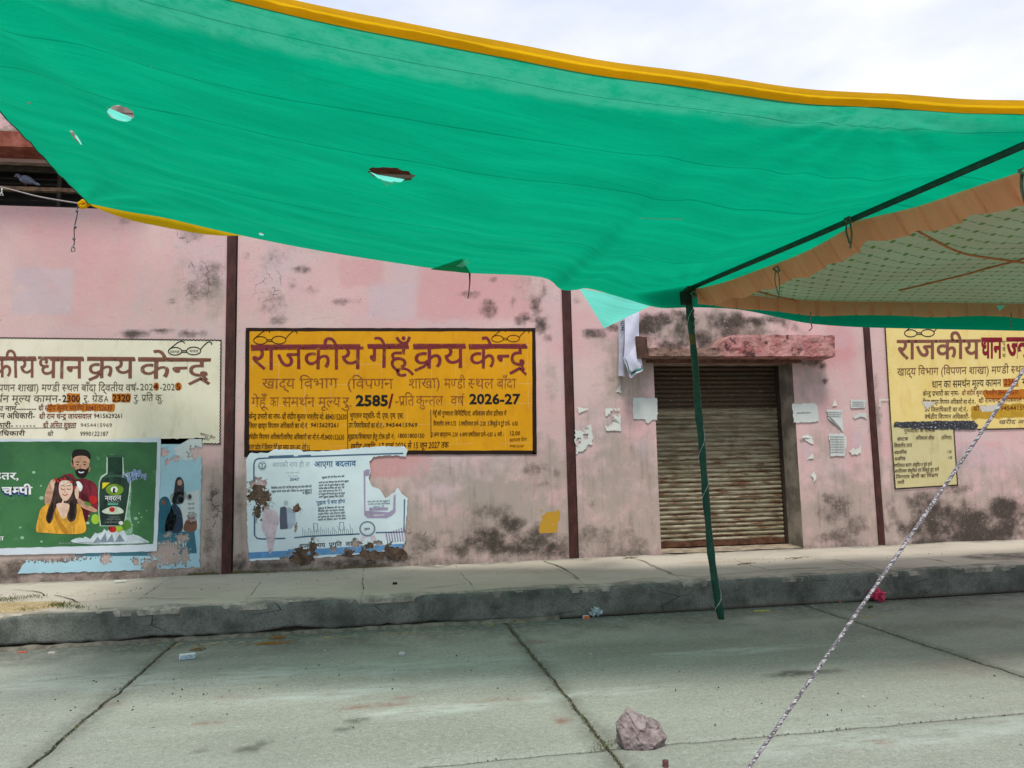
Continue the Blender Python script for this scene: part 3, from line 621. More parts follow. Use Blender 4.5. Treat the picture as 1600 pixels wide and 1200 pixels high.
for i, p_ in enumerate(protos):
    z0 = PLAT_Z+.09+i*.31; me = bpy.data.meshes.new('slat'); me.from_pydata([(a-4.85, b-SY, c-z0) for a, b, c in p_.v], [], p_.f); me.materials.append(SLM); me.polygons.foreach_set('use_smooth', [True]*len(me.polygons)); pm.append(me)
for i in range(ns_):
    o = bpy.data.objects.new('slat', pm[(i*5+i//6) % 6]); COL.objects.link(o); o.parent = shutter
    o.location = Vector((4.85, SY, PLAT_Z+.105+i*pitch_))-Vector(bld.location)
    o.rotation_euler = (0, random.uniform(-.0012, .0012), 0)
MB().box(DX0-.01, DX1-.02, SY-.012, SY+.03, PLAT_Z+.045, PLAT_Z+.118, .002).build('bottom_rail', plain('rust rail', lin(88, 58, 42), .7, .35, 14, .4), shutter)
for xx in (DX0-.01, DX1-.045): MB().box(xx, xx+.045, SY-.035, SY+.04, PLAT_Z+.03, DZ1, .001).build('side_channel', plain('dark channel', lin(50, 40, 34), .6), shutter)
# ------------------------------------------------------------------ tent frame
PB = at(1127, 967, 7.47); PB[2] = 0.0
PTOP = at(1074, 462, 7.60)
BEAM_B = np.array([3.25, 7.60, 3.43]); BEAM_F = np.array([3.93, 3.93, 3.50])
DG = M_('dark green enamel'); k = DG; c = k.mix(k.rng(k.noise(14, 5, .7), .4, .7), (.006, .05, .032, 1), (.012, .085, .055, 1)); DGREEN = k.done(k.bsdf(c, .55, k.bump(k.noise(50, 3), .3, .003)))
OLV = plain('olive tape', (.10, .085, .015, 1), .7, .3, 20)
pole = thing('tent_pole', 'dark green crooked tent pole wound with white string, standing in front of the kerb', 'pole', PB)
pp = [(1127, 967, 7.47), (1122, 940, 7.47), (1117, 908, 7.48), (1111, 865, 7.49), (1105, 800, 7.5), (1100, 742, 7.51), (1096, 690, 7.53), (1091, 640, 7.54), (1086, 570, 7.56), (1081, 520, 7.58), (1076, 470, 7.6)]
pc = catmull([at(*p) for p in pp], 5); pc[0] = pc[0]*[1, 1, 0]
nn = len(pc); rad = [.031+.012*abs(noise.noise(Vector((i*.37, 2, 0))))+.006*math.sin(i*.5)**2 for i in range(nn)]
MB().tube(pc, rad, 10).build('shaft', DGREEN, pole, True)
MB().tube(pc[-8:-3], .033, 10).build('tape', OLV, pole, True)
tp = MB(); tp.box(PTOP[0]-.075, PTOP[0]+.01, 7.52, 7.62, PTOP[2]-.10, PTOP[2]+.04, .008); tp.build('clamp', plain('blackened clamp', (.006, .016, .011, 1), .6), pole)
tp = MB(); tp.box(PTOP[0]-.03, PTOP[0]+.07, 7.50, 7.64, PTOP[2]+.035, PTOP[2]+.075, .008); tp.build('clamp', plain('greenish clamp', (.02, .04, .012, 1), .6), pole)
STR = M_('white cotton string'); k = STR; c = k.mix(k.rng(k.noise(120, 2), .4, .6), (.20, .22, .20, 1), (.62, .66, .64, 1)); STRING = k.done(k.bsdf(c, .9))
sp = []
for i in range(260):
    t = i/259*(nn-1.001); a = int(t); f_ = t-a; c = pc[a]*(1-f_)+pc[a+1]*f_; r = rad[a]+.006
    w = 2*math.pi*(4.2*t/nn+.35*math.sin(t*.25)); sp.append(c+np.array([math.cos(w)*r, math.sin(w)*r, 0]))
MB().tube(sp, .0032, 5).build('string', STRING, pole, True)
a0 = at(1082, 458, 7.48); sg = [a0+np.array([0, 0, -.55*i/24])+np.array([.012*math.sin(i*1.7)-.006*i/24, 0, 0]) for i in range(25)]
s = MB().tube(sg, .006, 5).build('hanging_cord', plain('grey cord', (.08, .09, .08, 1), .9), pole, True)
beam = MB().tube([BEAM_B+(BEAM_B-BEAM_F)*.012, BEAM_B*.5+BEAM_F*.5+[0, 0, -.008], BEAM_F+(BEAM_F-BEAM_B)*.5], .024, 12).build('tent_beam', DGREEN, None, True, loc=BEAM_B)
tag(beam, 'long dark green pipe running forward from the pole top beneath the green cover', 'pipe', 'pipes of the tent frame')
beam2 = MB().tube([BEAM_B+np.array([-.04, .0, -.06]), np.array([6.2, 7.6, 3.34]), np.array([9.6, 7.6, 3.36])], .024, 12).build('tent_beam', DGREEN, None, True, loc=(6, 7.6, 3.4))
tag(beam2, 'dark green rear pipe along the wall side, hidden behind the orange valance', 'pipe', 'pipes of the tent frame')

# ------------------------------------------------------------------ green cover
FE = [(138, 318, 9.30), (200, 331, 9.2), (260, 341, 9.1), (350, 362, 8.95), (500, 392, 8.65), (700, 423, 8.25), (738, 427, 8.2), (845, 433, 8.05), (876, 452, 8.0), (900, 453, 8.0), (920, 451, 7.95), (975, 466, 7.85), (1024, 480, 7.75), (1068, 483, 7.72), (1120, 489, 7.7), (1214, 500, 7.68), (1319, 510, 7.66), (1450, 514, 7.66), (1600, 517, 7.66)]
fe = [at(*p) for p in FE]; fe.append(fe[-1]+(fe[-1]-fe[-2])*1.6)
fe = np.array([fe[0]]+[q for q in catmull(fe, 5)[1:]])
NE = [np.array([-3.12, 4.30, 4.74]), atz(0, -90, 4.5), atz(350, 0, 4.2), atz(700, 72, 3.95), atz(1000, 127, 3.76), atz(1300, 163, 3.65), atz(1600, 180, 3.60)]
NE.append(NE[-1]+(NE[-1]-NE[-2])*3.2+[0, 0, .02]); ne = np.array(catmull(NE, 8))
TX0, TX1 = fe[0, 0], 8.9
def edge(c, u): x = c[0, 0]+(c[-1, 0]-c[0, 0])*0 + (TX1-c[0, 0])*u; return np.stack([np.full_like(u, 0)+x, np.interp(x, c[:, 0], c[:, 1]), np.interp(x, c[:, 0], c[:, 2])], 1)
def tarp(u, v, fine=True):
    u = np.atleast_1d(np.asarray(u, float)); v = np.atleast_1d(np.asarray(v, float))
    A = edge(fe, u); B = edge(ne, u); P = A*(1-v[:, None])+B*v[:, None]; S = np.sin(np.pi*v)
    # the two long edges bow in towards the middle along the left side
    P[:, 2] -= .10*S*sst(0, .12, u)
    # drawn up over the two pipes
    bx = BEAM_B[0]+(BEAM_F[0]-BEAM_B[0])*np.clip((7.6-P[:, 1])/3.67, -.05, 1.1); bz = 3.468+.07*np.clip((7.6-P[:, 1])/3.67, 0, 1)
    d = np.abs(P[:, 0]-bx); want = bz-.16*d-.02*d*d; on = sst(7.74, 7.62, P[:, 1])
    dz = (want-P[:, 2]); P[:, 2] += on*.5*(dz+np.sqrt(dz*dz+.0012))*sst(1.5, .5, d)
    w2 = 3.40-.45*np.abs(P[:, 1]-7.60); dz = w2-P[:, 2]; P[:, 2] += .5*(dz+np.sqrt(dz*dz+.0006))*sst(2.9, 3.3, P[:, 0])*sst(.16, .05, np.abs(P[:, 1]-7.60))*sst(7.65, 7.59, P[:, 1])
    fl = np.minimum(3.425, 3.30+.9*(7.68-P[:, 1])); dz = fl-P[:, 2]; P[:, 2] += .5*(dz+np.sqrt(dz*dz+.0006))*sst(3.2, 3.5, P[:, 0])*sst(7.65, 7.58, P[:, 1])
    if fine:
        # creases pulled from the tied corner, the pole top and the patch on the near hem
        X, Y = P[:, 0], P[:, 1]
        for cx, cy, am, fr, rr in [(fe[0, 0], fe[0, 1], .030, 15, 3.0), (BEAM_B[0], 7.6, .013, 22, 3.0), (2.9, 3.85, .020, 16, 1.2), (-3.1, 4.3, .045, 11, 2.2)]:
            r = np.hypot(X-cx, Y-cy); th = np.arctan2(Y-cy, X-cx); P[:, 2] += am*np.sin(th*fr+2*fbm(X, Y, 1.2, 2, 5))*np.exp(-r/rr)*np.clip(r*1.5, 0, 1)*np.minimum(1, v*8)
        P[:, 2] += (fbm(X*.35, Y*1.6, 2.2, 4, 77)-.5)*.030*np.minimum(1, v*6)*np.minimum(1, (1-v)*9)
        P[:, 2] += .006*np.sin((Y+.13*X)*21+3*fbm(X, Y, .8, 2, 8))*sst(.15, .6, fbm(X, Y, .7, 2, 19))*np.minimum(1, v*6)*np.minimum(1, (1-v)*6)
    return P
def proj(p):
    d = np.asarray(p)-EYE; z = d@_F; return 800+FPX*(d@_R)/z, 600-FPX*(d@_U)/z
NU, NV = 560, 230
uu = np.linspace(0, 1, NU+1); vv = np.linspace(0, 1, NV+1)**1.12
U_, V_ = np.meshgrid(uu, vv); U_ = U_.ravel(); V_ = V_.ravel(); TP = tarp(U_, V_)
def find_uv(x, y):
    px, py = proj(TP); i = int(np.argmin((px-x)**2+(py-y)**2)); return U_[i], V_[i], TP[i]
holes = []   # photo survey of the tears: centre, half sizes, turn
HS = [(188, 177, 21, 11.5, 10), (611, 272, 36, 10, 7), (119, 215, 14, 3.0, 52), (46, 161, 3, 2, 0), (408, 366, 4, 2, 10)]
ppx, ppy = proj(TP)
dead = np.zeros(len(TP), bool); Vt = TP.copy()
fx = ppx.reshape(NV+1, NU+1); fy = ppy.reshape(NV+1, NU+1)
cxx = (fx[:-1, :-1]+fx[1:, 1:])/2; cyy = (fy[:-1, :-1]+fy[1:, 1:])/2; kill = np.zeros(cxx.shape, bool)
for hx, hy, a, b, deg in HS:
    ca, sa = math.cos(math.radians(deg)), math.sin(math.radians(deg))
    def q(x, y): dx, dy = x-hx, y-hy; return (dx*ca+dy*sa)/a, (-dx*sa+dy*ca)/b
    e1, e2 = q(cxx, cyy); kk = e1**2+e2**2 < 1; ang_ = np.arctan2(e2, e1); kill |= kk
    if kk.any():
        jj, ii = np.where(kk); vs_in = set()
        for j, i in zip(jj, ii): vs_in |= {j*(NU+1)+i, j*(NU+1)+i+1, (j+1)*(NU+1)+i, (j+1)*(NU+1)+i+1}
        for n_ in vs_in:
            jn, i_n = divmod(n_, NU+1)
            around = kill[max(0, jn-1):jn+1, max(0, i_n-1):i_n+1]
            if around.all(): continue
            e = q(ppx[n_], ppy[n_]); r = math.hypot(float(e[0]), float(e[1])) or 1
            r *= 1+.16*noise.noise(Vector((float(e[0])/r*3, float(e[1])/r*3, hx)))+.10*noise.noise(Vector((float(e[0])/r*9, float(e[1])/r*9, hx))); tx, ty = float(e[0])/r*a, float(e[1])/r*b; X_, Y_ = hx+tx*ca-ty*sa, hy+tx*sa+ty*ca
            d = ray(X_, Y_); Vt[n_] = EYE+d*((TP[n_]-EYE)@_F)
F = [(j*(NU+1)+i, j*(NU+1)+i+1, (j+1)*(NU+1)+i+1, (j+1)*(NU+1)+i) for j in range(NV) for i in range(NU) if not kill[j, i]]
def cloth(name, col, trans=.5, seams=(), band=None, rough=.7, weave=True, var=.10):
    k = M_(name); P = k.pos(); x = k.n('SeparateXYZ', {0: P}).outputs; ve = k.n('SeparateColor', {0: k.attr('cloth').outputs['Color']}).outputs
    nz = k.noise(1.4, 5, .6, stretch=(.5, 2.5, 1)); c = k.mix(k.rng(nz, .3, .7), tuple(v*(1-var) for v in col[:3])+(1,), tuple(min(1, v*(1+var)) for v in col[:3])+(1,))
    if band: c = k.mix(k.math('MULTIPLY', ve[1], k.rng(k.noise(7, 4, .7), .2, .6)), c, band)
    for s_, w_ in seams:
        e = k.math('ABSOLUTE', k.math('SUBTRACT', ve[0], s_)); c = k.mix(k.rng(e, w_, w_*.35, 0, .55), c, tuple(v*.28 for v in col[:3])+(1,))
    st = k.noise(3, 4, .6, stretch=(.6, 9, 1)); c = k.mix(k.math('MULTIPLY', k.rng(k.noise(90, 4, .8, stretch=(.25, 1, 1)), .45, .65), .16), c, tuple(v*.6 for v in col[:3])+(1,)); c = k.mix(k.math('MULTIPLY', k.rng(k.noise(5, 6, .75), .58, .72), .20), c, tuple(min(1, v*1.35+.02) for v in col[:3])+(1,))
    c = k.mix(k.math('MULTIPLY', k.rng(st, .45, .75), .30), c, tuple(v*.7 for v in col[:3])+(1,))
    h = k.noise(700, 2, .5) if weave else k.noise(60, 3)
    nrm = k.bump(k.math('ADD', k.math('MULTIPLY', h, .15), k.math('MULTIPLY', st, 1.2)), .35, .02)
    df = k.bsdf(c, rough, nrm, .04); tl = k.n('BsdfTranslucent', {'Color': c, 'Normal': nrm}); mx_ = k.n('MixShader', {0: trans}); k.t.links.new(df.outputs[0], mx_.inputs[1]); k.t.links.new(tl.outputs[0], mx_.inputs[2])
    return k.done(mx_)
def vat(x, y): return float(find_uv(x, y)[1])
SEAMS = [(vat(700, 262), .0022), (vat(700, 360), .0022), (vat(60, 60), .0018), (vat(1300, 195), .0014)]
GREEN = cloth('green shade cloth', (.001, .325, .168, 1), .66, SEAMS, band=(.05, .40, .25, 1))
cover = new_mesh('shade_cover', Vt, F, GREEN, None, True, loc=(2.7, 6, 3.3))
tag(cover, 'big sagging green cloth cover with yellow hems and tears, stretched overhead', 'tarpaulin')
scal = vat(800, 142); litband = sst(-.012, .012, V_-(1-(1-scal)*(1.05-.9*np.clip((U_-.30)/.5, 0, 1)))+.006*np.abs(np.sin(U_*150)))*sst(.62, .5, U_)  # paler scalloped band: sunlight through the cloth near the hem, painted into its colour
set_attr(cover, 'cloth', np.stack([V_, litband*.8], 1))
YEL = cloth('yellow hem cloth', (.86, .56, .012, 1), .55, var=.08)
def hem(c_pts, out, drop, name='yellow_hem', wid=.12, mat_=YEL):
    """strip of cloth sewn along an edge"""
    m = MB(); n = len(c_pts)
    def f_(u, v):
        i = min(n-1, int(round(u*(n-1)))); p = c_pts[i]; w = wid(u) if callable(wid) else wid
        rp_ = .004*math.sin(u*90+3*noise.noise(Vector((u*9, 1, 2))))+.008*noise.noise(Vector((u*140, v*2, 7)))+.005*noise.noise(Vector((u*40, v, 0)))
        return (p[0], p[1]+out*w*v, p[2]+drop*w*v+rp_*v*(1-v)*4+.004*noise.noise(Vector((u*25, 4, 1))))
    m.grid(f_, n-1, 5); o = m.build(name, mat_, cover, True); set_attr(o, 'cloth', np.zeros((len(m.v), 2))+.5); return o
ed = tarp(np.linspace(0, 1, 400), np.ones(400)); hem([p+np.array([0, 0, -.0]) for p in ed], -1.0, .10, wid=.085)
hem([p+np.array([0, .012, .004]) for p in ed], -1.0, .42, wid=.095, mat_=cloth('ochre hem cloth', (.74, .43, .02, 1), .4))
ef = tarp(np.linspace(0, .145, 90), np.zeros(90)); hem([p+np.array([0, .012, .01]) for p in ef], .1, -1.0, wid=lambda u: .015+.10*math.sin(math.pi*min(1, u*1.02))**.8)
# left side hem cord
el = tarp(np.zeros(60), np.linspace(0, 1, 60)); o = MB().tube(el, .007, 6).build('hem_cord', plain('dark green cord', (.005, .09, .06, 1), .8), cover, True)
for (pt, nm) in [(el[0], 1)]:
    m = MB(); q = [pt+np.array(d) for d in [(0, 0, 0), (-.05, .01, .03), (-.10, .02, .0), (-.07, .02, -.04), (-.02, .01, -.02), (.02, 0, .02)]]
    m.tube(catmull(q, 4), [.016+.012*abs(math.sin(i)) for i in range(21)], 8); m.build('corner_knot', YEL, cover, True)
PALE = cloth('pale lit outer face', (.22, .92, .76, 1), .55)  # paler copy of the cover cloth, the flap's lit look put in its colour
# turned back flaps below the tears
def flap(name, pts, depth, sag=.05, n=12):
    a, b, c = [at(x, y, d_) for (x, y), d_ in zip(pts, depth)]; m = MB()
    def f_(u, v):
        p = a*(1-u)+b*u; p = p*(1-v)+c*v; s_ = math.sin(math.pi*u)*(1-v)
        return (p[0], p[1]-sag*math.sin(math.pi*u)*math.sin(math.pi*min(1, v*.9+.05)), p[2]+.02*math.sin(u*7)*(1-v)*v)
    m.grid(f_, n, n); o = m.build(name, PALE, cover, True); set_attr(o, 'cloth', np.zeros((len(m.v), 2))+.5); return o
flap('torn_flap', [(905, 450), (1026, 474), (944, 513)], (8.06, 8.02, 8.62), .05, 16)
def flap_at(pts, off=-.03, sag=.03):
    P_ = [];
    for x, y in pts: u, v, p = find_uv(x, y); d = ray(x, y); z = ((p-EYE)@_F)*1.0+off; P_.append(EYE+d*z)
    a, b, c = P_; m = MB(); m.grid(lambda u, v: tuple((a*(1-u)+b*u)*(1-v)+c*v-_F*sag*math.sin(math.pi*u)*(1-v)*v*4), 8, 8); o = m.build('torn_flap', GREEN, cover, True); set_attr(o, 'cloth', np.zeros((len(m.v), 2))+.5)
def lip(pts, off=-.015):
    P_ = [EYE+ray(x, y)*(((find_uv(x, y)[2])-EYE)@_F+off) for x, y in pts]; m = MB(); c = sum(P_)/len(P_)-_F*.02
    m.add(P_+[c], [(i, (i+1) % len(P_), len(P_)) for i in range(len(P_))]); o = m.build('torn_flap', PALE, cover); set_attr(o, 'cloth', np.zeros((len(m.v), 2))+.5)

lip([(166, 167), (207, 184), (204, 189), (193, 190), (178, 185), (168, 176)]); lip([(577, 268), (590, 273), (632, 280), (628, 284), (612, 288), (604, 291), (594, 281)]); lip([(115, 204), (129, 226), (126, 226), (117, 214)])
lip([(998, 340), (1030, 341), (1068, 341.5), (1066, 344), (1030, 343), (1000, 342)], -.02); lip([(178, 315), (186, 317), (183, 319)]); lip([(234, 103), (238, 104), (236, 106)])
lip([(730, 404), (735, 411), (722, 418), (712, 416)], -.05); lip([(403, 365), (411, 366), (413, 369), (404, 367)])
flap_at([(672, 421), (722, 404), (735, 427)], -.03, .02)
t_ = MB(); q = at(733, 425, 8.2); t_.tube([q, q+[.005, 0, -.12], q+[-.006, 0, -.22]], .006, 5); q2 = q+np.array([.012, 0, 0]); t_.tube([q2, q2+[-.004, 0, -.12], q2+[-.03, 0, -.30]], .005, 5); t_.build('loose_thread', plain('dark thread', (.02, .03, .02, 1), .9), cover, True)

# guy ropes and cords
def fleck(name, a, b, lo):
    k = M_(name); c = k.mix(k.rng(k.noise(75, 3, .7), lo, lo+.08), a, b); return k.done(k.bsdf(c, .9, k.bump(k.noise(200, 3), .6, .003)))
ROPEW = fleck('white rope strand', (.50, .48, .49, 1), (.13, .115, .125, 1), .47); ROPED = fleck('dark rope strand', (.13, .11, .13, 1), (.45, .42, .46, 1), .52)
rA = EYE+ray(1600, 565)*3.05; rB = EYE+ray(1165, 1200)*2.75; dr = (rA-rB)/np.linalg.norm(rA-rB)
rS = rB-dr*((rB[2]-.0)/dr[2]); rE = rB+dr*((3.30-rB[2])/dr[2])
rope = thing('guy_rope', 'thick twisted white and dark guy rope slanting down across the right side of the yard', 'rope', rS)
Ln = np.linalg.norm(rE-rS); u0 = np.cross(dr, [0, 0, 1]); u0 /= np.linalg.norm(u0); w0 = np.cross(dr, u0)
N = int(Ln/.0045)
for s_i, (mt, ph) in enumerate([(ROPEW, 0), (ROPED, 2.094), (ROPEW, 4.189), (ROPED, 1.05)]):
    pts = []
    for i in range(N+1):
        t = i/N; a = 2*math.pi*Ln*t/.030+ph+.5*noise.noise(Vector((t*40, 1, 0))); r = .0036*(1 if s_i < 3 else .9); b = rS+(rE-rS)*t+np.array([0, 0, -.03*math.sin(math.pi*t)])+u0*.0025*noise.noise(Vector((t*30, 0, 2)))
        pts.append(b+u0*math.cos(a)*r+w0*math.sin(a)*r)
    MB().tube(pts, .0037 if s_i < 3 else .0034, 5).build('strand', mt, rope, True)
kn = el[0]+np.array([-.08, .02, 0]); lp = at(0, 292, 9.9)
lq = [kn, kn*.5+lp*.5+[0, 0, -.02], lp, lp+(lp-kn)*.9]
lr = thing('tie_rope', 'thin pale rope tying the left corner of the green cover back past the ventilator', 'rope', lq[3])
MB().tube(catmull(lq, 6), .0085, 6).build('cord', plain('pale rope', lin(170, 160, 160, .8), .9, .2, 60), lr, True)
hl = at(3, 294, 9.85); MB().tube([hl+[.0, 0, 0], hl+[.0, 0, -.05], hl+[.02, 0, -.09], hl+[-.02, 0, -.09], hl+[0, 0, -.05]], .007, 6).build('knot_end', STRING, lr, True)
hw = at(121, 322, 9.25); he = at(114, 388, 9.25); wt = thing('hanging_cord', 'short dark knotted cord dangling from the yellow corner knot', 'cord', hw)
q = [hw+(he-hw)*t+np.array([.008*math.sin(t*9), 0, 0]) for t in np.linspace(0, 1, 20)]; MB().tube(q, .006, 5).build('cord', plain('dark cord', (.05, .04, .05, 1), .9), wt, True)
for t in (.12, .5, .78):
    c = hw+(he-hw)*t; MB().tube([c+[0, 0, .02], c, c+[0, 0, -.02]], [.008, .018, .006], 6).build('knot', ROPED, wt, True)
c = he; MB().tube([c+[0, 0, .04], c+[.02, 0, .0], c+[.018, 0, -.035], c+[-.012, 0, -.04], c+[-.018, 0, 0], c+[0, 0, .04]], .006, 6).build('loop', ROPED, wt, True)

# ------------------------------------------------------------------ orange and cream lining of the tent
def lining_mat():
    k = M_('printed cream lining'); x = k.n('SeparateXYZ', {0: k.pos()}).outputs
    sx, sy = .15, .15
    fy_ = k.math('DIVIDE', x[1], sy); row = k.math('FLOOR', fy_); fxx = k.math('ADD', k.math('DIVIDE', x[0], sx), k.math('MULTIPLY', k.math('MODULO', row, 2.0), .5))
    ax = k.math('ABSOLUTE', k.math('SUBTRACT', k.math('FRACT', fxx), .5)); ay = k.math('ABSOLUTE', k.math('SUBTRACT', k.math('FRACT', fy_), .5))
    c = k.mix(k.rng(k.noise(1.5, 4), .3, .7), (1.0, .52, .46, 1), (1.0, .60, .54, 1))
    stp = k.math('ABSOLUTE', k.math('SUBTRACT', k.math('FRACT', k.math('DIVIDE', x[0], sx*.5)), .5))
    c = k.mix(k.math('MULTIPLY', k.math('MULTIPLY', k.rng(stp, .12, .05), k.rng(k.noise(40, 2), .35, .6)), .6), c, (.90, .42, .20, 1))
    mo = k.math('MULTIPLY', k.rng(ax, .13, .10), k.rng(ay, .19, .15)); c = k.mix(k.math('MULTIPLY', mo, .9), c, (.30, .24, .05, 1))
    fx2 = k.math('ABSOLUTE', k.math('SUBTRACT', k.math('FRACT', k.math('ADD', fxx, .5)), .5)); ds = k.math('MULTIPLY', k.rng(fx2, .24, .18), k.rng(ay, .07, .035)); c = k.mix(k.math('MULTIPLY', ds, .6), c, (.22, .17, .08, 1))
    df = k.bsdf(c, .85, None, .1); tl = k.n('BsdfTranslucent', {'Color': c}); m_ = k.n('MixShader', {0: .5}); k.t.links.new(df.outputs[0], m_.inputs[1]); k.t.links.new(tl.outputs[0], m_.inputs[2]); return k.done(m_)
LIN = lining_mat(); ORG = cloth('orange valance cloth', (1.0, .45, .25, 1), .55, var=.1)
LE = [(1086, 453), (1130, 443), (1187, 423), (1262, 394), (1322, 360), (1337, 348), (1400, 333), (1450, 320), (1525, 294), (1600, 270)]
lep = [atp(x, y, BEAM_B+np.array([.03, 0, 0]), BEAM_F+np.array([.03, 0, 0])) for x, y in LE]; lep.append(lep[-1]+(lep[-1]-lep[-2])*.35)
le = np.array(catmull(lep, 6)); FY = 7.52
tent = thing('tent_lining', 'cream printed tent ceiling with pleated orange valance, hung below the green cover', 'canopy', (6, 5.5, 3.3))
def lz(y): return np.interp(-y, -le[:, 1], le[:, 2])
def lx(y): return np.interp(-y, -le[:, 1], le[:, 0])
Y1 = le[-1, 1]
def ceil_(u, v):
    y = FY+(Y1-FY)*v; x0 = lx(y); x = x0+(9.4-x0)*u; e = min(1, (x-x0)/1.2); z0 = lz(y); zc = 3.30-.05*math.sin(math.pi*v)+.035*math.sin(x*1.3)*math.sin(math.pi*v)
    return (x, y, z0*(1-e*e*(3-2*e))+zc*e*e*(3-2*e)+.010*noise.noise(Vector((x*1.3, y*2.5, 0))))
MB().grid(ceil_, 110, 60).build('ceiling_cloth', LIN, tent, True)
def pleat(s): q = s*4.3+.35*noise.noise(Vector((s*2, 5, 0))); f_ = q-math.floor(q); return .045*math.exp(-(f_/.06)**2)+.045*math.exp(-((1-f_)/.04)**2)+.006*math.sin(q*2.1)
n = 420; m = MB(); dl = np.linspace(0, 1, n+1)
def val_l(u, v):
    y = FY+(Y1-FY)*u; s_ = u*4; x = lx(y); z = lz(y); lean = .10*v
    return (x-.012+lean+pleat(s_)*(.3+v)*.8, y, z+.008-(.150+.035*abs(math.sin(s_*6.5))+.012*noise.noise(Vector((s_*3, 0, 0))))*v)
m.grid(val_l, n, 6); o = m.build('valance', ORG, tent, True); set_attr(o, 'cloth', np.zeros((len(m.v), 2))+.5)
m = MB()
def val_f(u, v):
    x = lx(FY)-.02+(9.4-lx(FY))*u; s_ = u*6.2; z = ceil_(u, 0)[2]+.012
    return (x, FY-.03-pleat(s_)*(.3+v), z-(.172+.012*math.sin(s_*5)+.015*noise.noise(Vector((s_*2, 8, 0))))*v)
m.grid(val_f, 520, 6); o = m.build('valance', ORG, tent, True); set_attr(o, 'cloth', np.zeros((len(m.v), 2))+.5)
pip = plain('orange seam tape', (.50, .17, .06, 1), .85, .2, 30)
def onceil(x, y): return atz(x, y, 3.27)
def seam(a, b):
    A, B = onceil(*a), onceil(*b); B = A+(B-A)*1.6; q = []
    for t in np.linspace(0, 1, 30):
        p = A+(B-A)*t; v = (FY-p[1])/(FY-Y1); u = (p[0]-lx(p[1]))/(9.4-lx(p[1])); z = ceil_(max(0, u), min(1, max(0, v)))[2]; q.append((p[0], p[1], z-.008))
    MB().tube(q, .009, 6).build('seam_tape', pip, tent, True)
seam((1420, 375), (1600, 411)); seam((1405, 455), (1600, 404)); seam((1163, 461), (1262, 476))
TAPE = plain('grey green tie tape', lin(96, 112, 92, .8), .9, .2, 30)
def tie(px, py, ln, w=.02, name='tie_tape', on=None):
    p = atp(px, py, BEAM_B+np.array([-.04, 0, 0]), BEAM_F+np.array([-.04, 0, 0])) if on is None else at(px, py, on)
    m = MB(); n_ = 10
    for sgn in (-1, 1):
        q = []
        for i in range(n_+1): t = i/n_; q.append(p+np.array([sgn*.012*math.sin(t*4)+.004*sgn, -.03-.01*sgn, -ln*t*(1 if sgn > 0 else .8)]))
        for i, c in enumerate(q[:-1]):
            d = q[i+1]; m.add([c+[-w/2, 0, 0], c+[w/2, .004, 0], d+[w/2, .004, 0], d+[-w/2, 0, 0]], [(0, 1, 2, 3)])
    m.tube([p+[-.03, -.02, .02], p+[0, -.045, .035], p+[.035, -.02, .0], p+[0, -.045, -.02], p+[-.03, -.02, .02]], .009, 6)
    return m.build(name, TAPE, tent, True)
tie(1322, 348, .22); tie(1211, 424, .26, .012); tie(1594, 274, .26, .03); tie(1082, 462, .05, .015)
MB().tube([at(1267, 488, 7.42), at(1266, 500, 7.42), at(1269, 512, 7.42), at(1264, 517, 7.42)], .006, 5).build('loose_thread', ROPED, tent, True)
MB().tube([at(1580, 488, 7.42), at(1580, 514, 7.42)], .005, 5).build('loose_thread', ROPED, tent, True)
fg = MB(); a = at(1557, 477, 7.3); fg.add([a, a+[.12, 0, .0], a+[.05, .02, -.06]], [(0, 1, 2)]); o = fg.build('rag', PALE, tent); set_attr(o, 'cloth', np.zeros((3, 2))+.5)
# ------------------------------------------------------------------ painted signs on the wall
def WP(layer):
    off = .010+.0016*layer
    return lambda x, y: wl(x, y, off)
def poly(pts, layer, name, mat_, parent, curve=False, keep=None, step=.03, n=5):
    P = catmull(pts, n, True) if curve else pts
    if len(P) > 3 and math.hypot(P[0][0]-P[-1][0], P[0][1]-P[-1][1]) < 1e-3: P = P[:-1]
    pl = WP(layer); P, f = fill2d(P); v = [pl(p[0], p[1]) for p in P]
    if keep: v, f = cut_holes(v, f, keep, step)
    return new_mesh(name, v, f, mat_, parent)
def txt(s, a, b, h, layer, mat_, parent, off=.0, slant=0, jit=0, name='lettering', keep=None):
    v, t = text_on(s, a, b, h, WP(layer), off, slant, jit)
    if keep: v, t = cut_holes(v, t, keep, .03)
    return new_mesh(name, v, t, mat_, parent)
def rib(pts, w, layer, mat_, parent, wave=0, wlen=6, name='painted_line', curve=False, keep=None):
    P = catmull(pts, 6) if curve else pts
    v, t = ribbon(P, w, WP(layer), wave, wlen)
    if keep: v, t = cut_holes(v, t, keep, .03)
    return new_mesh(name, v, t, mat_, parent)
def circle(cx, cy, rx, ry=None, n=20, a0=0, a1=360): ry = ry or rx; return [(cx+rx*math.cos(math.radians(a0+(a1-a0)*i/n)), cy+ry*math.sin(math.radians(a0+(a1-a0)*i/n))) for i in range(n+1)]
def rough_poly(pts, amp, stepn=5, seed=0):
    out = []
    for i, (a, b) in enumerate(zip(pts, pts[1:]+pts[:1])):
        L_ = math.hypot(b[0]-a[0], b[1]-a[1]); m = max(1, int(L_/stepn))
        for j in range(m):
            t = j/m; x = a[0]+(b[0]-a[0])*t; y = a[1]+(b[1]-a[1])*t
            out.append((x+amp*noise.noise(Vector((x*.21, y*.21, seed)))*1.6+amp*noise.noise(Vector((x*.7, y*.7, seed+5))), y+amp*noise.noise(Vector((x*.21, y*.21, seed+9)))*1.6+amp*noise.noise(Vector((x*.7, y*.7, seed+3)))))
    return out
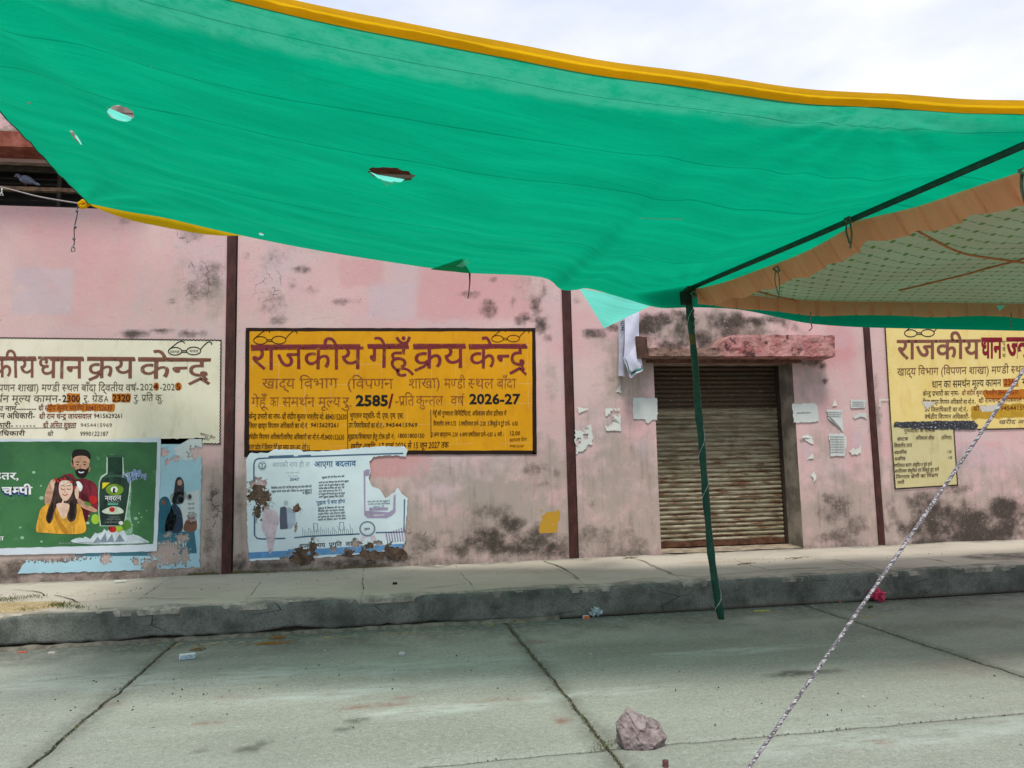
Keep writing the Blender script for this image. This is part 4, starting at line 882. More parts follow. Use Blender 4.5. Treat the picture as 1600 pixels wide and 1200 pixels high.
def px_of(co):                       # wall point back to the survey
    return proj((co[0], co[1], co[2]))
def specs(x, y, s, layer, mat_, parent, w=1.1):
    """pair of round spectacles with turned up arms"""
    rib(circle(x, y, 10.5*s, 6*s), w, layer, mat_, parent); rib(circle(x+29*s, y-.5*s, 11*s, 6*s), w, layer, mat_, parent)
    rib([(x+10.5*s, y-1), (x+18.5*s, y-1)], w, layer, mat_, parent); rib([(x+10.5*s, y+1.6), (x+18.5*s, y+1.6)], w, layer, mat_, parent)
    rib([(x-10*s, y-2), (x-3*s, y-8*s), (x+5*s, y-14*s), (x+12*s, y-15.5*s), (x+15*s, y-12*s)], w, layer, mat_, parent, curve=True)
    rib([(x+39*s, y-2), (x+46*s, y-10*s), (x+52*s, y-14.5*s), (x+57*s, y-13*s), (x+57*s, y-10*s)], w, layer, mat_, parent, curve=True)

def board_mat(name, c1, c2, c3, worn=.0, seed=0):
    k = M_(name); a = k.noise(2.2, 5, .6); b = k.noise(7, 6, .7, stretch=(1, 1, .35)); f_ = k.noise(50, 4, .7)
    c = k.mix(k.rng(a, .3, .7), c1, c2); c = k.mix(k.math('MULTIPLY', k.rng(b, .48, .72), .5), c, c3); c = k.mix(k.math('MULTIPLY', k.rng(f_, .6, .8), .35), c, tuple(v*.55 for v in c3[:3])+(1,))
    br = k.n('TexBrick', {'Vector': k.n('Mapping', {'Vector': k.pos(), 'Rotation': (math.radians(90), 0, 0)}).outputs[0], 'Scale': 1.0, 'Mortar Size': .0022, 'Brick Width': .33, 'Row Height': .27, 'Color1': (0, 0, 0, 1), 'Color2': (0, 0, 0, 1), 'Mortar': (1, 1, 1, 1)}, offset=0.0)
    c = k.mix(k.math('MULTIPLY', k.math('MULTIPLY', br.outputs[0], k.rng(k.noise(3, 3), .45, .6)), .30), c, (.75, .70, .62, 1))
    sh_ = k.bsdf(c, .8, k.bump(f_, .2, .004), .2)
    if worn: sh_ = k.alpha(sh_, k.rng(k.noise(9, 6, .75), .18*worn+.02, .32*worn+.06))
    return k.done(sh_)
MAROON = ink(lin(132, 46, 60, .9), .42, 13, 'maroon brush paint', (1, 1, .6)); FADED = ink(lin(136, 70, 44), .66, 30, 'faded brown paint'); BLK = ink((.012, .012, .012, 1), 0, 30, 'black paint'); BRN = ink(lin(62, 28, 14), .12, 60, 'dark brown sign paint')
# 1. the wheat buying board
SG = 'painted sign'
yb = thing('painted_sign', 'orange yellow painted board with black frame, maroon Hindi heading and black figures 2585', SG, wl(610, 712), 'painted signs along the wall')
yel = board_mat('golden sign paint', lin(216, 150, 18, .93), lin(226, 160, 20, .93), lin(200, 132, 20, .93))
poly([(389, 516), (833, 516), (835, 707), (389, 708)], 1, 'painted_ground', yel, yb)
blkf = ink(lin(40, 24, 20), .05, 40, 'black frame paint')
for q in [[(384.5, 512.5), (836.5, 513), (836.5, 518), (384.5, 517.5)], [(384, 517), (390, 517), (389.5, 714), (381.5, 714)], [(831, 517), (836.5, 517), (838.5, 710), (832, 710)], [(389, 703.5), (832, 704), (838, 709.8), (388, 710.5)]]: poly(rough_poly(q, .35, 12, 3), 2.2, 'frame_band', blkf, yb)
txt('राजकीय', (393, 543), (566, 542), 34.5, 3, MAROON, yb, .005, 0, 1.3)
txt('गेहूँ', (575, 541), (638, 541), 33.5, 3, MAROON, yb, .005, 0, 1.3)
txt('क्रय', (646, 541), (727, 541), 34.5, 3, MAROON, yb, .005, 0, 1.3)
txt('केन्द्र', (733, 541), (823, 541), 34.5, 3, MAROON, yb, .005, 0, 1.3)
for a, b in [((392, 541), (563, 540)), ((574, 540), (638, 539)), ((645, 539.5), (727, 539.5)), ((732, 540), (822, 539.5))]: rib([a, b], 4.6, 3.6, MAROON, yb)
for s, a, b in [('खाद्य', (410, 592), (461, 592)), ('विभाग', (468, 592), (528, 591)), ('(विपणन', (542, 592), (614, 592)), ('शाखा)', (638, 592), (688, 591)), ('मण्डी', (694, 592), (727, 592)), ('स्थल', (731, 592), (771, 592)), ('बाँदा', (776, 592), (806, 592))]: txt(s, a, b, 15, 3, FADED, yb, .006, 0, .5)
for s, a, b in [('गेहूँ', (393, 621), (416, 621)), ('का', (422, 621), (436, 621)), ('समर्थन', (441, 621), (492, 621)), ('मूल्य', (497, 621), (532, 621)), ('रु.', (535, 621), (551, 621)), ('-प्रति', (617, 619), (647, 619)), ('कुन्तल', (650, 619), (692, 619)), ('वर्ष', (704, 619), (725, 619))]: txt(s, a, b, 14.5, 3, FADED, yb, .006, 0, .5)
def digits(s, x0, x1, ybase, h, layer, mat_, parent, off=.02, slant=.0):
    v, t, w = layout(s, off); H_ = .73; pl = WP(layer)
    new_mesh('figures', [pl(x0+(x+slant*y)/w*(x1-x0), ybase-y/H_*h) for x, y in v], t, mat_, parent)
digits('2585', 556, 607, 634, 17, 3, BLK, yb, .035); digits('/', 607, 614, 637, 22, 3, ink(lin(120, 20, 20), 0, 30), yb, .03); digits('2026-27', 733, 812, 631, 16, 3, BLK, yb, .03)
SM = [('केन्द्र प्रभारी का नाम- श्री संदीप कुमार भारतीय मो. 8840152630', 390, 647, 542, 648, 7.5), ('जिला खाद्य विपणन अधिकारी का मो.नं. ', 389, 662, 483, 662, 7), ('क्षेत्रीय विपणन अधिकारी/वरिष्ठ अधिकारी का मो.नं.-मो.8400152630', 388, 679, 538, 680, 7), ('उत्तर प्रदेश में किसान गेहूँ क्रय समय प्रातः/अप. (पेटे रु.)', 388, 695, 485, 696, 7),
      ('भुगतान पद्धति- पी. एफ. एम. एस.', 547, 646, 631, 646, 7.5), ('उप जिलाधिकारी का मो.नं.:-', 545, 661, 601, 662, 7), ('सुझाव/शिकायत हेतु टोल-फ्री नं.:', 544, 679, 618, 679, 7), ('खरीद अवधि  17 मार्च 2026 से 15 जून 2027 तक', 548, 694, 701, 691, 8.5),
      ('गेहूँ की गुणवत्ता विनिर्दिष्टियां, अधिकतम सीमा प्रतिशत में', 676, 643, 791, 643, 6.5), ('विजातीय तत्व 0.75   3.क्षतिग्रस्त दाने- 2.00  5.सिकुड़े व टूटे दाने-  6.00', 677, 659, 809, 659, 6), ('2.अन्य खाद्यान्न- 2.00  4.अल्प क्षतिग्रस्त दाने- 4.00  6. नमी -', 674, 676, 787, 676, 6)]
for s, x0, y0, x1, y1, h in SM: txt(s, (x0, y0), (x1, y1), h, 3, BRN, yb, .010, .12, .2)
digits('9415629261', 485, 530, 667.5, 7, 3, BRN, yb, .012, .1); digits('9454415969', 602, 652, 667, 6.6, 3, BRN, yb, .012, .1); digits('18001800150', 620, 663, 684, 7, 3, BRN, yb, .012, .1); digits('12.00', 795, 812, 680, 6.6, 3, BRN, yb, .015, .1)
txt('सतपाल पेंटर', (796, 686), (823, 684), 4.6, 3, BRN, yb, .0, .2); digits('9990122187', 796, 818, 699, 4, 3, BRN, yb, .0, .2)
for a in [((543, 643), (543.5, 703)), ((673, 640), (673.5, 684))]: rib(a, 1.1, 3, BRN, yb)
specs(407, 532, 1.0, 3, BRN, yb, 1.3); specs(777, 529.5, .86, 3, BRN, yb, 1.1)
# 2. cream paddy board, left
cb = thing('painted_sign', 'cream painted board with brown Hindi heading and orange patched prices, left of the brown strip', SG, wl(150, 700), 'painted signs along the wall')
crm = board_mat('cream sign paint', lin(222, 214, 190, .98), lin(230, 222, 202, .98), lin(204, 194, 164, .95))
poly([(-60, 527), (346, 532), (345, 694), (-60, 694)], 1, 'painted_ground', crm, cb)
BRS = ink(lin(134, 84, 70, .98), .36, 20, 'brown brush paint', (1, 1, .6)); GRYB = ink(lin(100, 84, 70), .25, 40, 'grey brown paint'); ORP = ink(lin(206, 122, 28, .9), .18, 26, 'orange patch')
rib([(-60, 526.5), (346.5, 531)], 1.6, 3, BLK, cb, 1.5, 5.5); rib([(346.5, 531), (345, 694)], 1.6, 3, BLK, cb, 1.5, 5.5); rib([(345, 694.5), (318, 694)], 1.6, 3, BLK, cb, 1.3, 5.5)
txt('राजकीय', (-77, 560), (57, 560), 30, 3, BRS, cb, .008, 0, 1.2); txt('धान', (60, 560), (131, 560), 31, 3, BRS, cb, .008, 0, 1.2); txt('क्रय', (137, 560), (211, 560), 31, 3, BRS, cb, .008, 0, 1.2); txt('केन्द्र', (217, 561), (328, 561), 31, 3, BRS, cb, .008, 0, 1.2)
for a, b in [((-77, 559), (57, 559)), ((60, 559), (131, 559.5)), ((137, 559.5), (211, 560)), ((216, 560), (330, 562))]: rib([a, b], 4.2, 3.6, BRS, cb)
txt('खाद्य विभाग (विपणन शाखा) मण्डी स्थल बाँदा द्वितीय वर्ष-', (-90, 601), (218, 601), 10.5, 3, GRYB, cb, .004, .05, .3)
poly(circle(244.5, 604, 4.5, 6.5), 2.4, 'paint_patch', ORP, cb); poly(circle(279, 604, 5.5, 6.5), 2.4, 'paint_patch', ORP, cb)
digits('202', 219, 240, 610, 11, 3, GRYB, cb, .004); digits('4', 240, 248, 609, 10, 3, ink(lin(90, 30, 14)), cb, .02); digits('-202', 250, 274, 610, 11, 3, GRYB, cb, .004); digits('5', 275, 283, 609, 10, 3, ink(lin(90, 30, 14)), cb, .02)
txt('धान का समर्थन मूल्य कामन-', (-80, 618), (97, 618), 10.5, 3, GRYB, cb, .004, .05, .3); poly(rough_poly([(105, 615), (126, 615), (126, 630), (105, 630)], 1, 4), 2.4, 'paint_patch', ORP, cb); poly(rough_poly([(176, 615), (205, 615), (204, 629), (176, 629)], 1, 4), 2.4, 'paint_patch', ORP, cb)
digits('2300', 98, 126, 628, 11, 3, ink(lin(58, 24, 14)), cb, .022); txt('रु. ग्रेड', (131, 618), (162, 618), 10, 3, GRYB, cb, .002, .05); digits('A', 163, 170, 628, 10, 3, GRYB, cb, .002); digits('2320', 176, 204, 627.5, 11, 3, ink(lin(58, 24, 14)), cb, .022); txt('रु. प्रति कु.', (210, 617), (256, 617), 10, 3, GRYB, cb, .002, .05, .3)
poly(rough_poly([(75, 632), (122, 631), (180, 632), (178, 643), (122, 642), (74, 644)], 1.4, 4), 2.4, 'paint_patch', ORP, cb)
DKB = ink(lin(58, 40, 30), .05, 50); RDB = ink(lin(120, 44, 34), .08, 50)
for s, x0, y0, x1, y1, h, mt in [('केन्द्र प्रभारी का नाम--------', -60, 635, 58, 635, 7, DKB), ('श्री संदीप कुमार भारतीय 8840152630', 61, 634, 176, 634, 7.5, RDB), ('जिला खाद्य विपणन अधिकारी-', -80, 646, 56, 646, 8, DKB), ('श्री राम चन्द्र जायसवाल', 62, 647, 144, 647, 7.5, RDB), ('उप जिलाधिकारी-', -60, 661, 22, 661, 7, DKB), ('- - - - - -', 26, 661, 56, 661, 7, DKB), ('श्री अमित शुक्ला', 68, 661, 120, 661, 7.5, RDB), ('विपणन अधिकारी', -50, 674, 40, 674, 6.5, DKB), ('श्री', 75, 675, 84, 675, 6, GRYB), ('9990122187', 126, 675, 170, 675, 6, GRYB)]: txt(s, (x0, y0), (x1, y1), h, 3, mt, cb, .010, .1, .2)
digits('9415629261', 147, 193, 653, 7, 3, DKB, cb, .008); digits('9454415969', 126, 176, 667, 6, 3, GRYB, cb, 0); rib([(0, 669), (118, 668.5)], .8, 3, DKB, cb)
specs(274, 549, 1.0, 3, BLK, cb, 1.5); txt('स्वच्छ', (266, 548), (281, 548), 4, 3, DKB, cb); txt('भारत', (296, 547), (310, 547), 4, 3, DKB, cb)
txt('मास्टर पेंटर', (314, 676), (337, 683), 4, 3, DKB, cb, 0, .2); txt('बाँदा', (318, 684), (328, 685), 3.5, 3, DKB, cb)
# 3. yellow board at the right
rb = thing('painted_sign', 'pale yellow painted board at the far right with black blotted strip and small table below', SG, wl(1500, 700), 'painted signs along the wall')
pyl = board_mat('pale yellow sign paint', lin(232, 206, 126, .92), lin(238, 216, 146, .92), lin(222, 184, 96, .9)); pcr = board_mat('olive cream paint', lin(206, 194, 142, .9), lin(214, 204, 156, .9), lin(180, 168, 120, .9))
poly([(1381, 500), (1720, 497), (1722, 667), (1527, 670), (1390, 663)], 1, 'painted_ground', pyl, rb); poly([(1389, 660), (1489, 668), (1495, 757), (1397, 763)], .6, 'painted_ground', pcr, rb)
rib([(1380.5, 500), (1390, 662), (1397, 763)], 1.6, 3, BLK, rb, -1.4, 5); rib([(1397, 763), (1496, 757)], 1.6, 3, BLK, rb, 1.4, 5); rib([(1490, 668), (1496, 757)], 1.6, 3, BLK, rb, 1.4, 5); rib([(1527, 670), (1720, 666)], 1.6, 3, BLK, rb, 1.4, 5)
blot = M_('torn black tape'); k = blot; c = k.mix(k.rng(k.noise(30, 5, .7), .55, .64), (.012, .013, .018, 1), (.35, .36, .42, 1)); BLOT = k.done(k.bsdf(c, .35, k.bump(k.noise(22, 4), 1, .02), .6))
poly(rough_poly([(1396, 659), (1520, 657), (1527, 664), (1524, 671), (1450, 671), (1396, 667)], 1.2, 4), 4, 'black_strip', BLOT, rb)
specs(1422, 521, .92, 3, BLK, rb, 1.4)
txt('राजकीय', (1401, 532), (1530, 531), 29, 3, ink(lin(136, 82, 72), .34, 18, 'faded brown brush', (1, 1, .6)), rb, .016, 0, .5)
RED = ink(lin(140, 28, 46, .9), .04, 20, 'crimson paint'); txt('धान', (1532, 530), (1564, 530), 29, 3, RED, rb, .03); txt('ज्वार', (1572, 529), (1625, 529), 30, 3, RED, rb, .03); rib([(1532, 530), (1564, 530)], 5, 3.6, RED, rb); rib([(1572, 529.5), (1625, 529.5)], 5, 3.6, RED, rb)
for s, y in (('ए', 533), ('वं', 543), ('म', 553)): txt(s, (1565, y), (1570, y), 6, 3.4, DKB, rb)
txt('खाद्य विभाग (विपणन शाखा) मण्डी स्थल  - बाँदा', (1401, 576), (1640, 571), 11, 3, ink(lin(124, 84, 58), .2, 40), rb, .004, .05, .3)
poly([(1566, 592), (1590, 591), (1590, 604), (1567, 605)], 2.4, 'paint_patch', ORP, rb); poly(rough_poly([(1535, 610), (1720, 606), (1720, 622), (1540, 624), (1536, 618)], 1.5, 5), 2.2, 'paint_patch', ORP, rb); poly(rough_poly([(1516, 635), (1720, 622), (1720, 648), (1580, 652), (1517, 655)], 1.5, 5), 2.1, 'paint_patch', ink(lin(204, 160, 50, .9), .1), rb)
txt('धान का समर्थन मूल्य कामन', (1455, 596), (1563, 593), 10.5, 3, DKB, rb, .004, .05, .3); digits('2369', 1568, 1589, 602, 10, 3, RDB, rb, .02); txt('ग्रेड', (1595, 592), (1625, 592), 10, 3, DKB, rb)
for s, x0, y0, x1, y1, h, mt in [('केन्द्र प्रभारी का नाम-', 1441, 612, 1498, 611, 7, DKB), ('श्री संदीप कुमार भारतीय 8840152630', 1502, 611, 1590, 610, 6.5, RDB), ('जिला खाद्य विपणन अधिकारी का मो.नं.-', 1441, 625, 1524, 625, 6.5, DKB), ('श्री रामचन्द्र जायसवाल 9415629261', 1528, 623, 1640, 620, 6.5, RDB), ('उप जिलाधिकारी का मो.नं.-', 1444, 637, 1512, 637, 6.5, DKB), ('श्री', 1520, 635, 1529, 635, 7, RDB), ('9454415969', 1562, 635, 1612, 634, 6.5, RDB), ('क्षेत्रीय विपणन अधिकारी-', 1444, 648, 1514, 648, 6.5, DKB), ('खरीद अवधि 1 अक्टूबर से', 1560, 657, 1680, 655, 5.5, GRYB),
                             ('गुणवत्ता के मानक', 1412, 671, 1460, 670, 5, DKB), ('संघटक', 1401, 684, 1418, 683, 5, DKB), ('अधिकतम सीमा', 1430, 682, 1459, 682, 5, DKB), ('(प्रतिशत)', 1470, 681, 1486, 681, 5, DKB), ('विजातीय तत्व', 1396, 694, 1424, 693, 5.5, DKB), ('अकार्बनिक', 1396, 705, 1416, 704, 5, DKB), ('1.00', 1479, 704, 1486, 704, 4, DKB), ('कार्बनिक', 1397, 715, 1414, 714, 5, DKB), ('1.00', 1480, 713, 1487, 713, 4, DKB), ('क्षतिग्रस्त बदरंग अंकुरित व घुने दाने', 1396, 725, 1455, 723, 5, DKB), ('अपरिपक्व संकुचित एवं सिकुड़े हुए दाने', 1397, 734, 1466, 731, 5, DKB), ('निम्नतर श्रेणी का मिश्रण', 1399, 743, 1465, 740, 5, DKB), ('नमी', 1401, 752, 1412, 751, 5, DKB)]: txt(s, (x0, y0), (x1, y1), h, 3, mt, rb, .006, .1, .2)
# scraps of white plaster torn off the right board
CH = ink(lin(214, 210, 200, .95), .15, 60, 'chalky scrape')
poly(rough_poly([(1438, 627), (1462, 628), (1447, 640)], .8, 4), 3.4, 'scrape', CH, rb); poly(rough_poly([(1530, 636), (1560, 632), (1560, 642), (1533, 644)], 1.4, 4), 2.6, 'scrape', CH, rb)

# ------------------------------------------------------------------ paper posters
def paper(name, col, wear=0, rough=.75):
    k = M_(name); f_ = k.noise(3, 5, .6); g_ = k.noise(26, 4, .6); c = k.mix(k.rng(f_, .3, .7), tuple(v*.90 for v in col[:3])+(1,), col); c = k.mix(k.math('MULTIPLY', k.rng(g_, .58, .74), .25), c, tuple(v*.6 for v in col[:3])+(1,))
    return k.done(k.bsdf(c, rough, k.bump(k.math('ADD', f_, k.math('MULTIPLY', g_, .25)), .5, .012), .3))
def holes_keep(blobs, rag=.55, fr=.11):
    def keep(co):
        x, y = px_of(co)
        for bx, by, rx, ry in blobs:
            d = math.hypot((x-bx)/rx, (y-by)/ry)
            if d < 1.9 and d+rag*(noise.noise(Vector((x*fr, y*fr, 1)))+.6*noise.noise(Vector((x*fr*3, y*fr*3, 4)))) < 1: return False
        return True
    return keep
# a. old light blue poster behind the green one
lb = thing('torn_poster', 'torn light blue poster strips with women in headscarves, beside and below the green advertisement', 'poster', wl(280, 895))
kp = holes_keep([(262, 858, 26, 12), (285, 840, 10, 7), (245, 862, 14, 10), (165, 872, 9, 9), (236, 884, 16, 10), (212, 876, 6, 6), (288, 868, 8, 14), (80, 871, 50, 7), (265, 874, 22, 9), (256, 707, 7, 7), (275, 716, 9, 4), (303, 708, 8, 10), (312, 706, 6, 8), (262, 722, 4, 5), (300, 808, 7, 5), (262, 835, 5, 5)], .8, .25)
LB = paper('light blue paper', lin(168, 206, 220, .92)); DB = paper('teal paper', lin(58, 108, 124, .95)); OFFW = paper('off white paper', lin(206, 214, 214, .92))
poly(rough_poly([(246, 686), (317, 684), (315, 740), (314, 800), (312, 886), (248, 889), (160, 893), (28, 896), (42, 874), (120, 868), (246, 862)], 1.3, 5, 2), 1, 'paper', LB, lb, keep=kp, step=.022)
poly([(272, 700), (296, 686), (316, 686), (314, 716), (290, 720), (275, 712)], 2, 'pale_patch', OFFW, lb, keep=kp); poly([(247, 832), (304, 830), (308, 864), (250, 868), (116, 869), (118, 864), (246, 860)], 2, 'teal_band', DB, lb, keep=kp, step=.022)
poly(rough_poly([(288, 770), (312, 766), (312, 826), (283, 829), (283, 790)], 1, 4), 2, 'pale_patch', OFFW, lb, keep=kp)
WH = ink(lin(226, 230, 226, .92)); txt('उत्तर', (247, 849), (266, 848), 9, 3, WH, lb, .012, keep=kp); txt('प्रदेश', (270, 848), (292, 847), 9, 3, WH, lb, .012, keep=kp)
SKIN = ink(lin(188, 150, 130, .9)); SKD = ink(lin(132, 92, 76, .9)); NAVY = ink(lin(44, 60, 80, .9), .35, 24); TEAL = ink(lin(46, 104, 124, .9), .2, 20); GRYP = ink(lin(150, 160, 160)); DKP = ink(lin(58, 52, 56), .4, 22)
for pts, mt in [([(246, 800), (250, 782), (256, 776), (263, 778), (268, 790), (272, 806), (268, 830), (246, 830)], TEAL), ([(262, 806), (270, 800), (276, 808), (270, 829), (258, 829)], GRYP), ([(266, 800), (272, 786), (284, 800), (285, 829), (266, 829)], NAVY), ([(272, 770), (275, 750), (281, 745), (287, 752), (288, 770), (286, 786), (270, 786)], DKP), ([(268, 772), (290, 768), (288, 782), (270, 786)], GRYP), ([(290, 815), (298, 808), (307, 812), (306, 829), (288, 829)], SKD), ([(292, 775), (296, 771), (300, 774), (299, 781), (293, 781)], GRYP)]: poly(pts, 3, 'figure_print', mt, lb, True, keep=kp)
for x, y, r, mt in [(256, 785, 3.4, SKD), (281.5, 754, 3.8, SKIN), (297, 776, 2.6, DKP), (299, 813, 2.6, SKIN)]: poly(circle(x, y, r, r*1.25), 4, 'figure_print', mt, lb)
for i, y in enumerate((786, 793, 800, 808, 816)): txt('समूह सखी', (294, y), (304, y), 2.6, 4, NAVY, lb)
# b. green hair oil advertisement
ga = thing('poster', 'green printed hair oil poster of a man massaging a long haired woman, with dark bottle', 'poster', wl(120, 865))
poly(rough_poly([(-60, 685), (150, 687), (252, 684), (251, 740), (246, 861), (150, 864), (-60, 868)], .5, 8, 4), 3.6, 'paper', paper('white poster border', lin(206, 216, 226, .95)), ga)
gm = M_('green poster print'); k = gm; P = k.pos(); pr = k.n('SeparateXYZ', {0: P}).outputs
c = k.mix(k.rng(k.noise(1.8, 4, .6), .3, .7), lin(34, 88, 48, .95), lin(58, 116, 66, .95)); c = k.mix(k.math('MULTIPLY', k.rng(k.noise(7, 5, .7), .62, .72), .35), c, lin(130, 170, 140)); GRN = k.done(k.bsdf(c, .5, k.bump(k.noise(2.5, 4), .4, .01), .4))
poly(rough_poly([(-60, 690), (60, 690), (150, 690), (246.5, 691), (240, 850), (120, 853), (-60, 858)], .5, 8, 8), 5, 'print_ground', GRN, ga)
def glow(pts, col, layer, wear=.45, sc=12, curve=True): return poly(pts, layer, 'print_shape', ink(col, wear, sc, 'soft print'), ga, curve)
glow([(196, 740), (206, 760), (204, 800), (208, 830), (196, 838), (190, 800), (188, 750)], lin(150, 196, 166), 5.6, .55, 9)
glow([(112, 846), (124, 840), (140, 842), (152, 834), (166, 830), (176, 826), (190, 832), (200, 836), (214, 836), (226, 842), (232, 848), (190, 850), (140, 850)], lin(200, 216, 222), 5.8, .22, 20)
OCH = ink(lin(224, 166, 52, .95)); OCHD = ink(lin(190, 130, 40, .95)); MAR = ink(lin(116, 26, 42, .95)); MARD = ink(lin(78, 18, 30, .95)); SK = ink(lin(196, 154, 128, .95)); SKL = ink(lin(226, 194, 172, .95)); SKS = ink(lin(164, 118, 92, .95)); HAIR = ink(lin(30, 24, 24)); HAIRB = ink(lin(64, 44, 38)); WHT = ink(lin(236, 238, 236, .95)); RDF = ink(lin(190, 40, 40, .95)); LIM = ink(lin(160, 196, 60, .95)); LEAF = ink(lin(86, 140, 60, .9)); BOT = ink(lin(20, 42, 34)); BOTL = ink(lin(52, 88, 68)); TEA = ink(lin(96, 180, 150, .9))
def g(pts, mt, l=6, curve=True): return poly([(x, y) for x, y in pts], l, 'print_shape', mt, ga, curve)
def shade(name, col, a=.55, b=1.18, sc=16, st=(1, 1, .35)):
    k = M_(name); n_ = k.noise(sc, 5, .7, stretch=st, dist=.5); c = k.mix(k.rng(n_, .38, .62), tuple(v*a for v in col[:3])+(1,), tuple(min(1, v*b) for v in col[:3])+(1,)); return k.done(k.bsdf(c, .6, None, .3))
OCH = shade('ochre shirt print', lin(214, 156, 46, .95), .68); MAR = shade('maroon shirt print', lin(120, 28, 44, .95), .5); HAIRB = shade('wavy hair print', lin(62, 42, 36), .25, 1.5, 34, (1, 1, .25)); SK = shade('skin print', lin(190, 146, 120, .95), .72, 1.1, 14, (1, 1, 1)); SKL = shade('light skin print', lin(222, 188, 166, .95), .82, 1.05, 12, (1, 1, 1)); BOT = shade('bottle print', lin(22, 46, 36), .5, 1.8, 9, (1.6, 1, .3))
# man: shirt, arms, neck, head
g([(96, 746), (112, 740), (120, 748), (134, 748), (150, 756), (154, 775), (154, 795), (143, 800), (136, 820), (134, 828), (126, 800), (118, 790), (100, 770)], MAR, 6)
g([(128, 774), (140, 782), (136, 822), (131, 826)], MARD, 6.3); g([(124, 752), (130, 760), (126, 768), (118, 756)], WHT, 6.4)
g([(80, 752), (88, 751), (91, 758), (84, 776), (80, 790), (72, 788), (71, 776), (74, 764)], SK, 6.4); g([(80, 752), (88, 749), (95, 752), (93, 758), (90, 766), (84, 768)], SKL, 6.9)
for i, (x, y) in enumerate([(86, 751), (89, 756), (90, 762), (89, 768)]): g([(x-3, y-1), (x+6, y-2.2), (x+7, y-.5), (x-2, y+2)], SK, 7)
g([(122, 778), (130, 782), (142, 790), (153, 797), (150, 800), (144, 799), (132, 794), (124, 788)], SK, 6.6); g([(119, 760), (124, 764), (124, 776), (121, 780), (118, 772)], SKL, 8)
g([(116, 728), (113, 716), (116, 706), (124, 703), (134, 704), (140, 710), (141, 722), (138, 734), (132, 742), (127, 744), (121, 740)], SK, 7.2)
g([(114, 718), (114, 708), (118, 703), (128, 702), (137, 704), (142, 710), (142, 718), (139, 716), (136, 713), (126, 712), (118, 714)], HAIR, 7.6); g([(114.5, 716), (116, 722), (115.5, 728), (113.6, 722)], HAIR, 7.7)
g([(117, 728), (119, 734), (123, 735), (129, 733), (134, 735), (139, 730), (138, 738), (134, 745), (129, 747), (123, 745), (119, 739)], HAIR, 7.6); g([(123.5, 736.6), (128, 737.6), (132.5, 736.6), (131, 738.8), (126, 739.2)], WHT, 8); g([(112, 723), (114.5, 722), (115.5, 730), (113, 729)], SKS, 7.5); g([(140.5, 731), (142.5, 730), (141.5, 737), (139.5, 737)], SKS, 7.5)
for x in (119, 130): rib([(x, 722.5), (x+3, 721.4), (x+6, 722.4)], 1.2, 8, HAIR, ga, name='print_shape', curve=True); g([(x+1, 726), (x+3, 725), (x+5.4, 726), (x+3, 727)], HAIR, 8)
g([(126.2, 725), (128, 731), (129.6, 732), (124.6, 732)], SKS, 7.9); g([(121, 733.6), (128, 732.4), (135, 733.4), (134, 735), (128, 734.4), (122, 735.4)], HAIR, 8.1)
# woman
g([(58, 829), (62, 804), (66, 794), (76, 787), (88, 786), (104, 790), (116, 786), (126, 790), (131, 804), (134, 831), (100, 834), (70, 832)], OCH, 7.2); g([(84, 790), (94, 812), (108, 830), (100, 832), (86, 806)], OCHD, 7.4); g([(90, 787), (108, 787), (108, 796), (104, 808), (99, 810), (93, 800)], SKL, 7.8)
g([(88, 752), (94, 746), (104, 744), (114, 748), (121, 756), (122, 772), (121, 786), (121, 800), (118, 812), (110, 815), (106, 806), (110, 790), (92, 790), (86, 800), (83, 812), (78, 818), (73, 810), (76, 796), (82, 780), (85, 765)], HAIRB, 7.6); g([(112, 782), (118, 796), (114, 812), (109, 804)], HAIR, 7.75); g([(84, 784), (84, 800), (78, 816), (75, 806)], HAIR, 7.75)
g([(93, 762), (95, 753), (103, 750), (112, 753), (115, 762), (113, 772), (108, 780), (103, 783), (98, 779), (94, 771)], SKL, 8.2)
for x in (96.5, 105.5): rib([(x, 763), (x+3, 765), (x+6, 763.6)], .9, 8.8, HAIR, ga, name='print_shape', curve=True); rib([(x, 759.5), (x+3, 758.4), (x+6, 759.6)], .8, 8.8, HAIRB, ga, name='print_shape', curve=True)
rib([(99, 772), (103, 774), (107, 771.6)], 1.4, 8.8, ink(lin(170, 70, 70)), ga, name='print_shape', curve=True); g([(102.4, 764), (104, 769), (101.6, 769.4)], ink(lin(200, 160, 138)), 8.7)
for x, y in [(92, 752), (97, 749), (88, 749), (113, 753), (118, 762), (103, 748)]: poly(circle(x, y, 2.2, 1.8), 8.9, 'print_shape', RDF if (x*7) % 3 else WHT, ga)
for x, y in [(98, 755), (104, 753), (108, 757)]: poly(circle(x, y, 1.7, 1.2), 9, 'print_shape', WHT, ga)
g([(100, 780), (102, 800), (98, 808), (97, 790)], SKL, 7.9)
